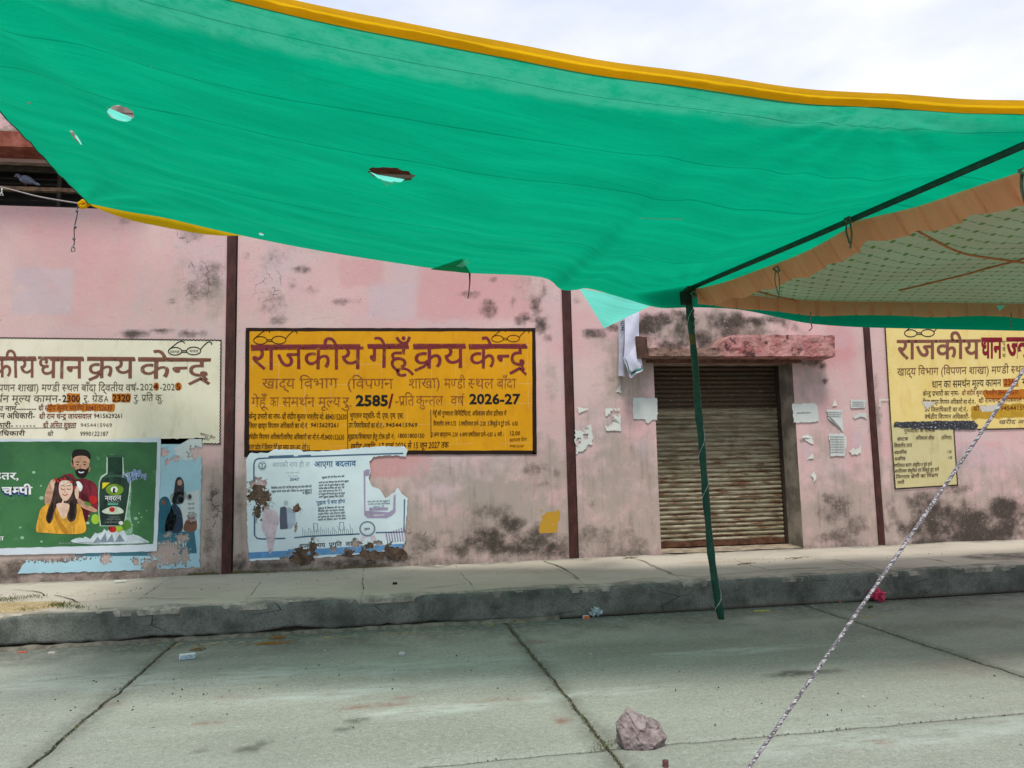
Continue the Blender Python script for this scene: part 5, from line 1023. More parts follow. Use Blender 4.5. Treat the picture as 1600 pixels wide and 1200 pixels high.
# bottle
g([(155.5, 752), (159, 744), (167, 739), (167.5, 711.5), (193, 711.5), (194.5, 738), (201, 744), (206, 750), (204, 770), (199, 800), (196, 822), (157, 822), (154.5, 800), (154.5, 770)], ink(lin(190, 212, 196), .1), 6.0, False)
g([(157, 753), (160.5, 746), (169, 740.5), (169, 713), (192, 713), (192.5, 740), (199, 745.5), (203.5, 751), (202, 770), (197.5, 800), (194, 821), (158.5, 821), (156, 800), (156, 770)], BOT, 6.5, False)
g([(171, 714), (190, 714), (191, 737), (170.5, 737)], ink(lin(28, 60, 44)), 7, False); g([(167.5, 711), (193.5, 711), (193, 714.4), (168, 714.4)], BOTL, 7.1, False); g([(161, 747), (172, 742), (190, 742), (198, 747), (180, 745)], BOTL, 7.0)
poly(circle(180, 765, 14, 9), 7.0, 'print_shape', ink(lin(120, 160, 50), .4, 14), ga); poly(circle(179.5, 765, 5.5, 5), 7.3, 'print_shape', WHT, ga); g([(177, 769), (178.5, 762), (181, 764), (180, 767), (182, 770)], HAIR, 7.6)
g([(161, 754), (173, 754), (161, 764)], ink(lin(226, 206, 40)), 7.2, False)
txt('नवरत्न', (165, 775), (190, 774.5), 7, 7.6, WHT, ga, .012); txt('आयुर्वेदिक तेल', (169, 783), (187, 783), 2.4, 7.6, GRYP, ga); g([(169.5, 786), (185.5, 786), (185.5, 789), (169.5, 789)], TEA, 7.6, False)
g([(160, 799), (170, 793), (180, 791), (190, 794), (194, 800), (186, 803), (170, 803)], ink(lin(200, 214, 190), .1), 7.4); poly(circle(176, 796, 4.4, 3.8), 7.8, 'print_shape', RDF, ga)
for i, (a, b) in enumerate([((171, 807), (186, 807)), ((166, 810.5), (189, 810.5)), ((165, 815), (188, 815))]): txt('९ जड़ी बूटियाँ ठंडा ठंडा', a, b, 2.0, 7.6, GRYP, ga)
# fruit, flowers, mountain, leaves
for pts, mt, l in [([(124, 846), (134, 838), (142, 842), (150, 832), (158, 836), (164, 826), (170, 832), (178, 824), (186, 832), (194, 828), (200, 838), (210, 834), (216, 842), (222, 844), (226, 848), (170, 850)], ink(lin(206, 218, 226, .95), .05), 7.8), ([(146, 848), (154, 838), (158, 844), (166, 832), (168, 846), (176, 834), (180, 848), (188, 834), (196, 846)], ink(lin(130, 146, 160), .25), 8)]: g(pts, mt, l, False)
poly(circle(150, 811, 6.5, 8), 7.2, 'print_shape', LIM, ga); poly(circle(187, 826, 6, 5), 8.2, 'print_shape', LIM, ga); poly(circle(177, 827, 6, 4.8), 8.4, 'print_shape', RDF, ga); poly(circle(173, 825, 2.5, 3), 8.5, 'print_shape', ink(lin(150, 20, 30)), ga)
g([(141, 776), (146, 774), (153, 778), (151, 786), (145, 787), (141, 782)], RDF, 8.2); g([(133, 783), (142, 786), (143, 790), (136, 789)], LEAF, 8); g([(190, 820), (200, 812), (206, 822), (196, 828)], LEAF, 7.6); poly(circle(190, 817, 3.4, 3), 8.4, 'print_shape', WHT, ga)
for x, y, r in [(65, 759, 1.6), (66, 778, 3.6), (138, 817, 3), (213, 810, 3), (218, 802, 1.3), (217, 816, 1.6), (207, 820, 2), (66, 846, 2), (36, 840, 3), (54, 738, 2.6), (203, 812, 1.6), (33, 824, 2), (230, 798, 1), (222, 808, 1.2), (140, 806, 1.5)]: poly(circle(x, y, r, r*.8), 7.0, 'print_shape', ink(lin(150, 190, 160), .1), ga)
txt('बेहतर,', (-22, 739), (31, 739), 10, 7, WHT, ga, .02); BLU = ink(lin(40, 52, 120)); txt('तेल चम्पी', (-32, 764), (51, 763), 11, 6.5, BLU, ga, .075); txt('तेल चम्पी', (-32, 762), (51, 761), 11, 7.2, WHT, ga, .03); txt('भारत', (-22, 838), (7, 838), 6, 7, WHT, ga, .01)
LAV = ink(lin(150, 170, 214, .95)); txt('असर बढ़िया', (191, 741), (221, 734.5), 7, 8.6, LAV, ga, .045); txt('हर दिन भरपूर', (199, 747), (229, 740), 6.5, 8.8, LAV, ga, .045)
txt('नियम व शर्तें लागू। उत्पाद का वास्तविक रूप अलग हो सकता है। केवल बाहरी प्रयोग के लिए', (93, 848), (232, 846), 2.2, 7, GRYP, ga)
# c. white public notice poster, torn
wp = thing('torn_poster', 'torn white poster with blue border and Hindi text, peeling under the orange yellow board', 'poster', wl(515, 880))
hb = [(402, 762, 14, 14), (396, 775, 12, 10), (412, 777, 11, 16), (403, 800, 7, 14), (415, 795, 8, 9), (468, 868, 16, 13), (482, 874, 14, 10), (448, 872, 8, 3), (490, 852, 6, 10), (488, 860, 5, 9), (464, 795, 5, 7), (462, 824, 2, 7), (572, 862, 10, 7), (578, 852, 7, 6), (556, 850, 9, 5), (590, 848, 8, 4), (608, 857, 8, 8), (622, 862, 12, 7), (520, 858, 7, 4), (545, 862, 9, 6), (600, 868, 14, 5), (632, 855, 5, 4), (585, 866, 12, 8), (554, 842, 4, 3), (535, 868, 6, 3)]
kq = holes_keep(hb, .75, .16)
OUT = [(385, 718), (390, 708), (420, 708), (428, 702), (470, 703), (474, 706), (520, 704), (560, 700), (600, 697), (632, 698), (637, 702), (634, 714), (618, 712), (600, 712), (584, 714), (577, 722), (580, 736), (576, 748), (582, 760), (594, 765), (602, 778), (612, 772), (622, 762), (628, 772), (637, 778), (636, 800), (633, 830), (632, 856), (600, 861), (540, 868), (470, 873), (390, 876), (387, 840), (386, 780)]
WPM = paper('white poster paper', lin(212, 226, 232, 1.0)); poly(rough_poly(OUT, .9, 4, 6), 4.4, 'paper', WPM, wp, keep=kq, step=.02)
BB = ink(lin(84, 112, 140, .95), .05, 30, 'blue print'); BL2 = ink(lin(106, 158, 208, .95), .04, 30, 'sky blue print'); BT = ink(lin(70, 110, 150), .1, 60, 'blue print text'); BK = ink(lin(50, 56, 64), .2, 70, 'dark print text'); MV = ink(lin(170, 158, 186, .95), .1, 30, 'mauve print'); PNK = ink(lin(226, 204, 214, .95), .3, 20, 'pale pink print'); SLT = ink(lin(118, 134, 152, .95), .22, 12, 'slate print')
L_ = 5.4
rib([(632, 762+18), (631, 831), (587, 832)], 2.2, L_, BB, wp, name='border_print', keep=kq); rib([(562, 834), (480, 838), (460, 840)], 2.2, L_, BB, wp, name='border_print', keep=kq); rib([(446, 841), (410, 842), (402, 841), (398, 836), (398, 790)], 2.4, L_, BB, wp, name='border_print', keep=kq, curve=False); rib([(397, 760), (397, 726), (399, 719), (404, 716.5), (422, 715.5), (560, 710.5), (630, 708.4)], 2.3, L_, BB, wp, name='border_print', keep=kq)
rib([(420, 714), (459, 712.5)], 3.6, L_+.4, BB, wp, name='border_print'); rib([(466, 713), (486, 712)], 3.2, L_+.4, BB, wp, name='border_print')
poly([(389, 863), (450, 860), (451, 853+5), (480, 858), (632, 849), (632, 856.5), (560, 864), (389, 873)], L_, 'blue_band', BL2, wp, keep=kq, step=.022)
txt('आएगा', (491, 721.5), (520, 721), 8, L_, BT, wp, .022, keep=None); txt('बदलाव', (524, 721), (556, 720), 8, L_, BT, wp, .022)
rib(circle(410, 728, 6, 6.5), .8, L_, SLT, wp, name='emblem_print'); rib([(405, 727), (407, 731), (410, 732), (413, 731), (415, 727)], 1.3, L_+.3, SLT, wp, name='emblem_print', curve=True); rib([(410, 724), (410, 733)], 1.2, L_+.3, SLT, wp, name='emblem_print'); rib([(406, 724.5), (414, 724.5)], .9, L_+.3, SLT, wp, name='emblem_print')
FNT = ink(lin(176, 190, 198), .35, 50, 'washed out print'); txt('आपकी राय ही ल', (425, 723), (484, 722), 7, L_, FNT, wp, .01); txt('उत्तर प्रदेश शासन', (447, 737.5), (468, 737), 2.4, L_, FNT, wp); digits('2047', 453, 467.5, 751, 4.6, L_, BB, wp, .02); txt('समर्थ उत्तर प्रदेश', (450, 743), (466, 743), 2.2, L_, FNT, wp)
for s, a, b, h in [('विकसित उत्तर प्रदेश के लिए इस क्यू आर कोड स्कैन करें', (424, 761), (487, 758.5), 3, ), ('अथवा समर्थ उत्तर प्रदेश पोर्टल पर अपना सुझाव दें', (424, 766.5), (487, 764.5), 3), ('या सुझाव दें', (473, 769), (487, 768.5), 3), ('सुझाव देने के लिए क्या करें', (503, 745), (538, 743), 2.6),
                   ('अपने नाम तथा मोबाइल नंबर दर्ज करें व सुझाव', (498, 753), (545, 750.5), 2.6), ('अपनी भाषा में सुझाव लिखें या बोलें', (498, 757.5), (538, 756), 2.6), ('प्रत्येक क्षेत्र के विषय चुनें और भेजें', (498, 762), (538, 760.5), 2.6), ('आप अपने जनपद का नाम भी दें', (498, 766.5), (534, 765), 2.6), ('सभी सुझाव विशेषज्ञों द्वारा पढ़े जाएंगे', (498, 771), (539, 769.5), 2.6), ('अच्छे सुझाव पुरस्कृत किए जाएंगे', (498, 775.5), (537, 774), 2.6),
                   ('सुझाव से विकास की नई राह', (497, 793), (538, 791), 2.6), ('विकसित प्रदेश का संकल्प साकार', (497, 797.5), (538, 795.5), 2.6), ('उद्योग निवेश तथा रोजगार बढ़ेंगे', (497, 802), (539, 800), 2.6), ('हर जनपद का अपना रोडमैप होगा', (497, 806.5), (540, 804.5), 2.6), ('प्रगति का हिस्सा आप भी बनेंगे', (497, 811), (540, 809), 2.6), ('कोड स्कैन करें और सुझाव दें', (574, 783), (609, 781.5), 2.4), ('या पोर्टल पर जाकर अपना विवरण', (575, 787), (609, 785.5), 2.4), ('अवश्य भरें', (583, 791), (600, 790), 2.4)]: txt(s, a, b, h, L_, BK if h >= 2.6 else SLT, wp, .02)
txt('सुझाव से क्या होगा', (494, 783.5), (539, 780.5), 5.2, L_, BT, wp, .022)
txt('आपकी', (467, 850), (486, 849.5), 6, L_, BK, wp, .02, keep=kq); txt('राय', (496, 849), (508, 848.5), 6, L_, BK, wp, .02); txt('प्रगति', (514, 848), (534, 847), 6, L_, BK, wp, .02); txt('लाए', (540, 847), (552, 846), 6, L_, BK, wp, .02, keep=kq)
# phone print, badge, hatch, figures
poly([(568, 736), (574, 733), (578, 734), (577, 743), (571, 744), (571, 798), (608, 800), (614, 796), (615, 775), (618, 772), (618, 800), (612, 806), (604, 809.5), (574, 809.5), (569, 804)], L_, 'phone_print', MV, wp, keep=kq); poly([(577, 793), (606, 792.5), (606, 797), (577, 798)], L_+.4, 'phone_print', MV, wp); rib([(583, 805), (600, 804.5)], 1, L_+.5, WHT, wp, name='phone_print')
rib(circle(574, 826, 11.5, 11), 2.2, L_+.4, SLT, wp, name='badge_print'); poly(circle(574, 826, 9, 8.6), L_+.8, 'badge_print', WPM, wp); txt('सुझाव', (569, 825), (578, 824.6), 3, L_+1.2, BK, wp, .02); poly([(566, 837), (572, 838), (568, 846), (563, 842)], L_+.2, 'badge_print', PNK, wp, keep=kq); poly([(578, 838), (585, 836), (588, 844), (581, 846)], L_+.2, 'badge_print', PNK, wp, keep=kq)
for i in range(8): x = 602+i*4; poly([(x, 833-i*1.3), (x+2, 832-i*1.3), (x+5, 847-i*.2), (x+3, 847.5-i*.2)], L_, 'hatch_print', MV, wp, keep=kq)
poly([(438, 793), (444, 791), (448, 793), (449, 812), (450, 826), (438, 827), (437, 810)], L_+.4, 'figure_print', ink(lin(92, 98, 116), .25, 9, 'charcoal print'), wp, keep=kq); poly([(449, 793), (458, 796), (462, 806), (460, 820), (451, 826), (449, 810)], L_+.3, 'figure_print', ink(lin(176, 190, 206), .3, 9), wp, True); poly([(412, 798), (420, 796), (430, 798), (436, 812), (432, 830), (426, 860), (420, 862), (416, 840), (409, 824)], L_+.1, 'figure_print', PNK, wp, True); poly(circle(447, 786, 3.6, 4.4), L_+.2, 'figure_print', ink(lin(196, 204, 208), .3), wp); rib([(418, 788), (424, 784), (430, 788)], 1.4, L_+.2, FNT, wp, name='figure_print', curve=True)
poly([(457, 797), (463, 790), (467, 788), (466, 795), (460, 801)], L_+.4, 'figure_print', SKD, wp)
LN = ink(lin(140, 158, 168), .2, 60, 'fine line print')
for i in range(26):
    x = 473+i*3.1; y = 838-i*.1; h = 10+6*noise.noise(Vector((i*.9, 0, 0)))+4*(i % 3 == 0); rib([(x, y), (x+.6, y-h*.6), (x-.4+1.2*math.sin(i), y-h)], .8, L_, LN, wp, name='figure_print')
for x, y in [(493, 824), (534, 822)]: rib([(x-3, y-6), (x+3, y-6.4), (x+3.4, y+6), (x-3, y+6.4), (x-3, y-6)], 1, L_+.3, SLT, wp, name='figure_print')
# plaster breaks round the poster foot
PB_ = plain('exposed brown plaster', lin(98, 80, 68, .85), .95, .4, 14, .9, bd=.012)
for i_, (x, y, rx, ry) in enumerate([(404, 775, 15, 17), (405, 800, 7, 14), (472, 869, 17, 13), (489, 856, 6, 12), (572, 858, 11, 10), (608, 860, 10, 8), (622, 866, 13, 8), (464, 795, 4, 7), (585, 868, 14, 7), (545, 866, 12, 5)]): poly(rough_poly([(x+rx*math.cos(a)*1.15, y+ry*math.sin(a)*1.1) for a in np.linspace(0, 2*math.pi, 14, endpoint=False)], 2.5, 3, x), -1.2+i_*.45, 'bare_plaster', PB_, bld)

# small paper scraps each side of the door
NOTE = paper('weathered note paper', lin(216, 218, 210, .98)); NOTEB = paper('bluish note paper', lin(204, 210, 206, .98))
def note(pts, label, mt=NOTE, rough=.9, lines=None, blobs=None, grp=None, curl=None):
    grp = grp or 'paper notices pasted beside the door'
    c = np.mean(np.array(pts), 0); t = thing('paper_notice', label, 'notice', wl(c[0], max(p[1] for p in pts)), grp)
    poly(rough_poly(pts, rough*1.35, 2.5, c[0]), 1.6, 'paper', mt, t, keep=holes_keep(blobs, .8, .3) if blobs else None, step=.02)
    for a, b, h in (lines or []): txt('सूचना नीलामी मण्डी समिति किसान भाई कृपया ध्यान दें', a, b, h, 2.6, BK, t, 0)
    if curl:
        a, b, c_ = [np.array(wl(*q, .012)) for q in curl]; m = MB(); m.grid(lambda u, v: tuple((a*(1-u)+b*u)*(1-v)+c_*v+np.array([0, -.05*v*(1.2-v)-.012*math.sin(u*5)*v, .0])), 8, 8); m.build('peeled_corner', mt, t, True)
    return t
note([(988, 621), (1026, 622), (1027, 656), (1020, 655), (1012, 663), (1006, 655), (989, 655)], 'blank whitish sheet pasted on the left door jamb edge', NOTEB, .8)
note([(945, 638), (968, 638), (969, 673), (946, 673)], 'half torn white sheet with a peeling diagonal strip, left of the door', NOTE, .6, blobs=[(953, 655, 6, 8), (962, 645, 8, 5), (950, 663, 4, 3)], curl=((955, 656), (968, 663), (962, 650)))
note([(902, 636), (920, 638), (904, 647)], 'small triangular scrap of white paper beside the middle brown strip', NOTE, .8)
note([(898, 672), (924, 662), (925, 696), (900, 710)], 'ragged remains of a pale poster low beside the middle brown strip', NOTE, 1.6, blobs=[(908, 668, 9, 6), (915, 682, 4, 5), (904, 690, 3, 6), (922, 700, 5, 5)])
note([(962, 612), (969, 600), (971, 615)], 'tiny pointed white paper scrap above the torn sheet left of the door', NOTE, .5)
note([(1237, 631), (1272, 630), (1276, 634), (1279, 659), (1240, 661)], 'wide pale sheet with faint squares pasted right of the grey door jamb', NOTEB, .7, lines=[((1244, 645), (1266, 644), 2)])
note([(1290, 640), (1315, 640), (1317, 675), (1310, 668), (1294, 655)], 'printed notice with folded over corner, upper one right of the door', NOTEB, .6, lines=[((1292, 644+i*3.2), (1314-i*.4, 644+i*3.2), 2) for i in range(3)], curl=((1294, 650), (1316, 672), (1299, 655)))
note([(1294, 678), (1316, 677), (1322, 684), (1322, 694), (1319, 712), (1297, 713)], 'printed notice with ragged right edge, lower one right of the door', NOTEB, .8, lines=[((1296, 682+i*4), (1318, 682+i*4), 2.2) for i in range(7)])
note([(1328, 624), (1352, 625), (1351, 637), (1329, 638)], 'small printed slip touching the right brown strip', NOTEB, .6, lines=[((1331, 628+i*3), (1349, 628+i*3), 1.8) for i in range(3)])
note([(1331, 650), (1340, 646), (1352, 645), (1354, 655), (1345, 652), (1334, 655)], 'crumpled curved scrap of pale paper below the small printed slip', NOTEB, .9)
note([(1300, 635), (1303, 624), (1308, 634)], 'tiny upright white scrap above the upper printed notice', NOTE, .5)
note([(1252, 682), (1262, 678), (1268, 683), (1271, 694), (1264, 692), (1256, 686)], 'crumpled white scrap hanging under the wide pale sheet', NOTE, 1.0, curl=((1256, 682), (1268, 684), (1249, 684)))
note([(1262, 716), (1269, 708), (1271, 716), (1258, 718)], 'L-shaped torn white corner low between jamb and printed notice', NOTE, .6)
note([(1326, 703), (1338, 700), (1344, 694), (1344, 708), (1330, 711)], 'pale smear of paper right of the lower printed notice', NOTE, 1.1, blobs=[(1338, 700, 4, 2.5)])
note([(1268, 742), (1272, 735), (1276, 748), (1270, 752)], 'small chalky scrap low on the wall right of the jamb', NOTE, 1.2)
note([(1373, 624), (1388, 624), (1388, 626), (1375, 626), (1375, 636), (1373, 636)], 'thin white corner strip left of the pale yellow board', NOTE, .2)

# hanging folded banner left of the door
bn = thing('banner', 'folded white cloth banner with green hem hanging beside the broken ledge', 'banner', at(985, 590, 10.05))
bw = plain('white flex banner', lin(208, 208, 226, .95), .5, .06, 8, .15); bg_ = plain('green banner hem', lin(66, 116, 104, .9), .6, .1, 10); bk_ = plain('banner underside', lin(178, 182, 196, .9), .6, .1, 8)
def quad(pts, Y, name, mt, bul=.03):
    a, b, c, d = [at(x, y, Y) for x, y in pts]; m = MB(); m.grid(lambda u, v: tuple((a*(1-u)+b*u)*(1-v)+(d*(1-u)+c*u)*v+np.array([0, -bul*math.sin(math.pi*u)+.012*math.sin(v*7+u*3), 0])), 10, 14); return m.build(name, mt, bn, True)
quad([(967, 490), (982, 484), (976, 589), (966, 587)], 10.14, 'rear_fold', bk_); quad([(977, 480), (998, 480), (999, 536), (975, 562)], 10.02, 'front_fold', bw)
quad([(998.5, 534), (1004, 574), (986, 587.5), (975.5, 560)], 9.99, 'turned_corner', bw, .02); quad([(974.6, 556), (977, 560), (987, 582), (985, 588)], 9.97, 'green_hem', bg_, .0); quad([(1003, 571), (1004.6, 576), (986, 588), (985.5, 582)], 9.97, 'green_hem', bg_, .0); quad([(1004, 575), (1005, 578), (986, 590.5), (984.4, 588)], 9.965, 'white_edge', bw, 0); quad([(973.6, 558), (975.2, 558), (986, 588), (984.4, 590)], 9.965, 'white_edge', bw, 0)
v, t = text_on('ग्राम', (975.5, 501), (976, 517), 6, lambda x, y: tuple(at(x, y, 10.08)), .02); new_mesh('lettering', v, t, BK, bn)
# ------------------------------------------------------------------ pigeon on the ventilator bar
pbase = at(40, 289, 10.36)
pg = thing('pigeon', 'grey pigeon perched on the crossbar inside the dark ventilator at the upper left', 'bird', pbase)
pgm = M_('pigeon feathers'); k = pgm; x = k.n('SeparateXYZ', {0: k.pos()}).outputs; c = k.mix(k.rng(k.noise(30, 4), .35, .65), lin(92, 98, 118), lin(140, 146, 166)); PGM = k.done(k.bsdf(c, .8, None, .3))
def lathe(path, mt, name, parent, sy=1.0, n=14):
    vs = []; m = len(path)
    for i, (p, r) in enumerate(path):
        p = np.array(p); t = np.array(path[min(i+1, m-1)][0])-np.array(path[max(i-1, 0)][0]); t = t/(np.linalg.norm(t)+1e-9); u = np.array([0, 1.0, 0]); w = np.cross(t, u)
        for a in range(n): q = 2*math.pi*a/n; vs.append(p+r*(math.cos(q)*u*sy+math.sin(q)*w))
    fs = [(i*n+a, i*n+(a+1) % n, (i+1)*n+(a+1) % n, (i+1)*n+a) for i in range(m-1) for a in range(n)]+[tuple(range(n-1, -1, -1)), tuple((m-1)*n+a for a in range(n))]
    return new_mesh(name, vs, fs, mt, parent, True)
b = pbase+np.array([0, 0, .0]); P_ = lambda x, z, y=0: tuple(b+np.array([x, y, z]))
lathe([(P_(-.135, .105), .004), (P_(-.128, .108), .010), (P_(-.118, .118), .020), (P_(-.10, .125), .024), (P_(-.083, .118), .022), (P_(-.07, .10), .026), (P_(-.05, .085), .042), (P_(-.01, .075), .055), (P_(.03, .065), .052), (P_(.07, .048), .038), (P_(.10, .035), .022), (P_(.14, .018), .018), (P_(.17, .006), .012)], PGM, 'body', pg)
for s_ in (-1, 1): lathe([(P_(-.04, .09, s_*.045), .008), (P_(-.01, .085, s_*.052), .03), (P_(.04, .07, s_*.048), .032), (P_(.09, .045, s_*.03), .02), (P_(.14, .022, s_*.012), .006)], plain('wing grey', lin(120, 126, 146), .8, .2, 40), 'wing', pg, .3)
lathe([(P_(-.132, .106), .007), (P_(-.155, .098), .002)], plain('beak', (.05, .04, .04, 1)), 'beak', pg)
for s_ in (-1, 1): MB().tube([P_(.0, .03, s_*.02), P_(-.005, .002, s_*.02)], .005, 6).build('leg', plain('pigeon leg', lin(150, 70, 70)), pg)
for s_ in (-1,): MB().tube([P_(-.105, .131, s_*.022), P_(-.105, .131, s_*.026)], .004, 6).build('eye', plain('pigeon eye', (.25, .06, .01, 1)), pg)

# ------------------------------------------------------------------ stones
def boulder(name, c, r, label, mt, seed, cuts=7, squash=(1, 1, 1), cat='stone'):
    bm = bmesh.new(); bmesh.ops.create_icosphere(bm, subdivisions=5, radius=1); R_ = random.Random(seed)
    pl = [(Vector((R_.gauss(0, 1), R_.gauss(0, 1), R_.gauss(0, .7))).normalized(), R_.uniform(.58, .86)) for _ in range(cuts)]
    for v in bm.verts:
        for n_, d in pl:
            e = v.co.dot(n_)-d
            if e > 0: v.co -= n_*e*.93
        v.co += v.co.normalized()*(.10*noise.noise(v.co*2.1+Vector((seed, 0, 0)))+.035*noise.noise(v.co*7)+.014*noise.noise(v.co*19))
    V = [(c[0]+v.co.x*r*squash[0], c[1]+v.co.y*r*squash[1], v.co.z*r*squash[2]) for v in bm.verts]; z0 = min(p[2] for p in V); V = [(x, y, z-z0+c[2]-.006) for x, y, z in V]
    F = [tuple(v.index for v in f.verts) for f in bm.faces]; bm.free(); o = new_mesh(name, V, F, mt, None, False, loc=c); return tag(o, label, cat)
rk = M_('pinkish quarry stone'); k = rk; c = k.mix(k.rng(k.noise(14, 6, .7), .35, .65), lin(118, 104, 104, .85), lin(166, 152, 150, .9)); c = k.mix(k.math('MULTIPLY', k.rng(k.noise(40, 5, .7), .55, .7), .6), c, lin(80, 62, 62)); c = k.mix(k.math('MULTIPLY', k.rng(k.noise(9, 5, .7), .60, .66), .8), c, lin(205, 195, 190, .9)); ROCK = k.done(k.bsdf(c, .92, k.bump(k.noise(60, 5, .7), .8, .006)))
def rock():
    c = atz(1001, 1163, 0); bm = bmesh.new()
    for q in [(-.12, -.07, 0), (-.13, .06, .0), (.03, -.105, 0), (.12, -.05, .0), (.12, .07, 0), (-.02, .09, 0), (-.138, -.05, .09), (-.125, .06, .11), (-.03, -.115, .05), (.05, -.11, .04), (.135, -.06, .05), (.138, .05, .095), (.10, -.03, .10),
              (-.075, -.01, .185), (-.05, .05, .19), (-.095, .03, .16), (-.02, -.045, .135), (.04, .04, .14), (.09, .04, .11), (.0, .08, .12)]: bm.verts.new(q)
    bmesh.ops.convex_hull(bm, input=bm.verts[:]); bmesh.ops.triangulate(bm, faces=bm.faces[:])
    for _ in range(4): bmesh.ops.subdivide_edges(bm, edges=bm.edges[:], cuts=1, use_grid_fill=True)
    bmesh.ops.smooth_vert(bm, verts=bm.verts[:], factor=.5, use_axis_x=True, use_axis_y=True, use_axis_z=True)
    bmesh.ops.recalc_face_normals(bm, faces=bm.faces[:]); bm.normal_update()
    for v in bm.verts:
        q = v.co; r_ = abs(noise.noise(q*11)); v.co = q+v.normal*(.010*noise.noise(q*13+Vector((3, 0, 0)))-.014*(r_ < .06)*(1-r_/.06)+.004*noise.noise(q*50)+.006*round(noise.noise(q*22)*2)/2)
    V = [(c[0]+v.co.x, c[1]+v.co.y, max(-.004, v.co.z-.003)) for v in bm.verts]; F = [tuple(v.index for v in f.verts) for f in bm.faces]; bm.free()
    o = new_mesh('stone', V, F, ROCK, None, False, loc=c); tag(o, 'large broken pinkish stone lying beside the joint in the near concrete', 'stone')
rock()
boulder('stone', atz(628, 1024, 0), .028, 'small pale round stone lying alone in the middle slab', plain('pale pebble', lin(176, 176, 172), .8, .2, 60, .5, bd=.003), 3, 4, (1, 1, .65))
LIT = 'litter'
def crumple(name, c, r, label, mt, seed, flat=.5, cat=LIT, spikes=.5):
    bm = bmesh.new(); bmesh.ops.create_icosphere(bm, subdivisions=4, radius=1)
    for v in bm.verts: f_ = 1+spikes*(noise.noise(v.co*2.3+Vector((seed, 0, 0)))+.8*abs(noise.noise(v.co*5+Vector((seed, 3, 0)))))-.2; v.co = v.co*f_
    V = [(c[0]+v.co.x*r, c[1]+v.co.y*r, v.co.z*r*flat) for v in bm.verts]; z0 = min(p[2] for p in V); V = [(x, y, z-z0+c[2]) for x, y, z in V]
    F = [tuple(v.index for v in f.verts) for f in bm.faces]; bm.free(); return tag(new_mesh(name, V, F, mt, None, False, loc=c), label, cat)
crumple('plastic_bag', atz(1371, 940, 0), .075, 'crumpled pink plastic bag lying at the foot of the kerb', plain('pink plastic', lin(206, 70, 100), .35, .35, 30, .6, bd=.01), 5, .8, LIT, .7)
crumple('wrapper', atz(932, 964, 0), .055, 'crumpled pale bluish wrapper against the kerb', plain('pale foil', lin(170, 186, 190), .35, .45, 40, .6, bd=.01), 9, .7, LIT, .8)
def packet(px, py, w, d, h, rz, label, mt, z=0, name='packet', mt2=None):
    c = atz(px, py, z); m = MB(); ca, sa = math.cos(rz), math.sin(rz); vs = []
    for zz in (0, h):
        for (x, y) in [(-w/2, -d/2), (w/2, -d/2), (w/2, d/2), (-w/2, d/2)]: x += random.uniform(-.003, .003); vs.append((c[0]+x*ca-y*sa, c[1]+x*sa+y*ca, z+.002+zz+random.uniform(-.002, .003)*(zz > 0)))
    m.add(vs, [(3, 2, 1, 0), (4, 5, 6, 7), (0, 1, 5, 4), (1, 2, 6, 5), (2, 3, 7, 6), (3, 0, 4, 7)]); o = m.build(name, mt, None, loc=c); tag(o, label, LIT)
    if mt2: o.data.materials.append(mt2); o.data.polygons[2].material_index = 1
    return o
packet(293, 1029, .125, .07, .035, .35, 'small crushed white carton lying on the near left slab', plain('white carton', lin(222, 226, 226, .95), .7, .08, 20), mt2=plain('printed carton side', lin(150, 170, 180), .7, .4, 60))
packet(188, 909, .12, .05, .012, .3, 'flat white paper scrap lying on the walkway under the posters', plain('white scrap', lin(222, 222, 218, .95), .7, .08, 20), PLAT_Z+.006, 'paper_scrap')
packet(916, 967, .06, .045, .03, .1, 'small orange and white packet beside the bluish wrapper', plain('white packet', lin(214, 206, 196, .9), .6, .1, 20), mt2=plain('orange print', lin(196, 100, 60), .6, .2, 50))
packet(1190, 955, .17, .03, .006, -.1, 'flat yellow green sachet by the kerb right of the pole', plain('lime sachet', lin(170, 186, 80, .9), .5, .25, 50), name='sachet')
packet(1312, 941, .05, .035, .012, .5, 'small torn orange wrapper between the rope and the pole', plain('orange wrapper', lin(200, 130, 100, .9), .5, .35, 60), name='wrapper')
packet(35, 1020, .07, .04, .008, .2, 'small red torn wrapper on the ground at the far left', plain('red wrapper', lin(190, 90, 76, .9), .5, .35, 60), name='wrapper')
packet(82, 1021, .06, .035, .01, -.2, 'small white torn wrapper beside the red one', plain('white wrapper', lin(200, 190, 180, .9), .5, .25, 60), name='wrapper')
packet(617, 913, .05, .035, .02, .0, 'small black plastic piece on the walkway edge', plain('black bit', (.01, .01, .01, 1), .5), PLAT_Z+.004, 'plastic_piece')
packet(1202, 1200, .02, .02, .02, .2, 'x', plain('n', (.1, .1, .1, 1))) if False else None
c = atz(1040, 1198, 0); tag(MB().tube([c+[0, 0, 0], c+[0, 0, .032]], .016, 14).build('bottle_cap', plain('brown cap', lin(96, 60, 62), .5, .15, 30), None, loc=c), 'small brown bottle cap at the very bottom below the big stone', LIT)
def ring(px, py, r, label, mt):
    c = atz(px, py, .008); q = [c+np.array([r*math.cos(a)*1.4, r*math.sin(a)*.8, .004*math.sin(a*2)]) for a in np.linspace(0, 5.6, 16)]; tag(MB().tube(q, .007, 6).build('peel', mt, None, True, loc=c), label, LIT)
ring(309, 1014, .045, 'curled dry brown peel near the white carton', plain('dry peel', lin(120, 96, 60), .8, .3, 40))
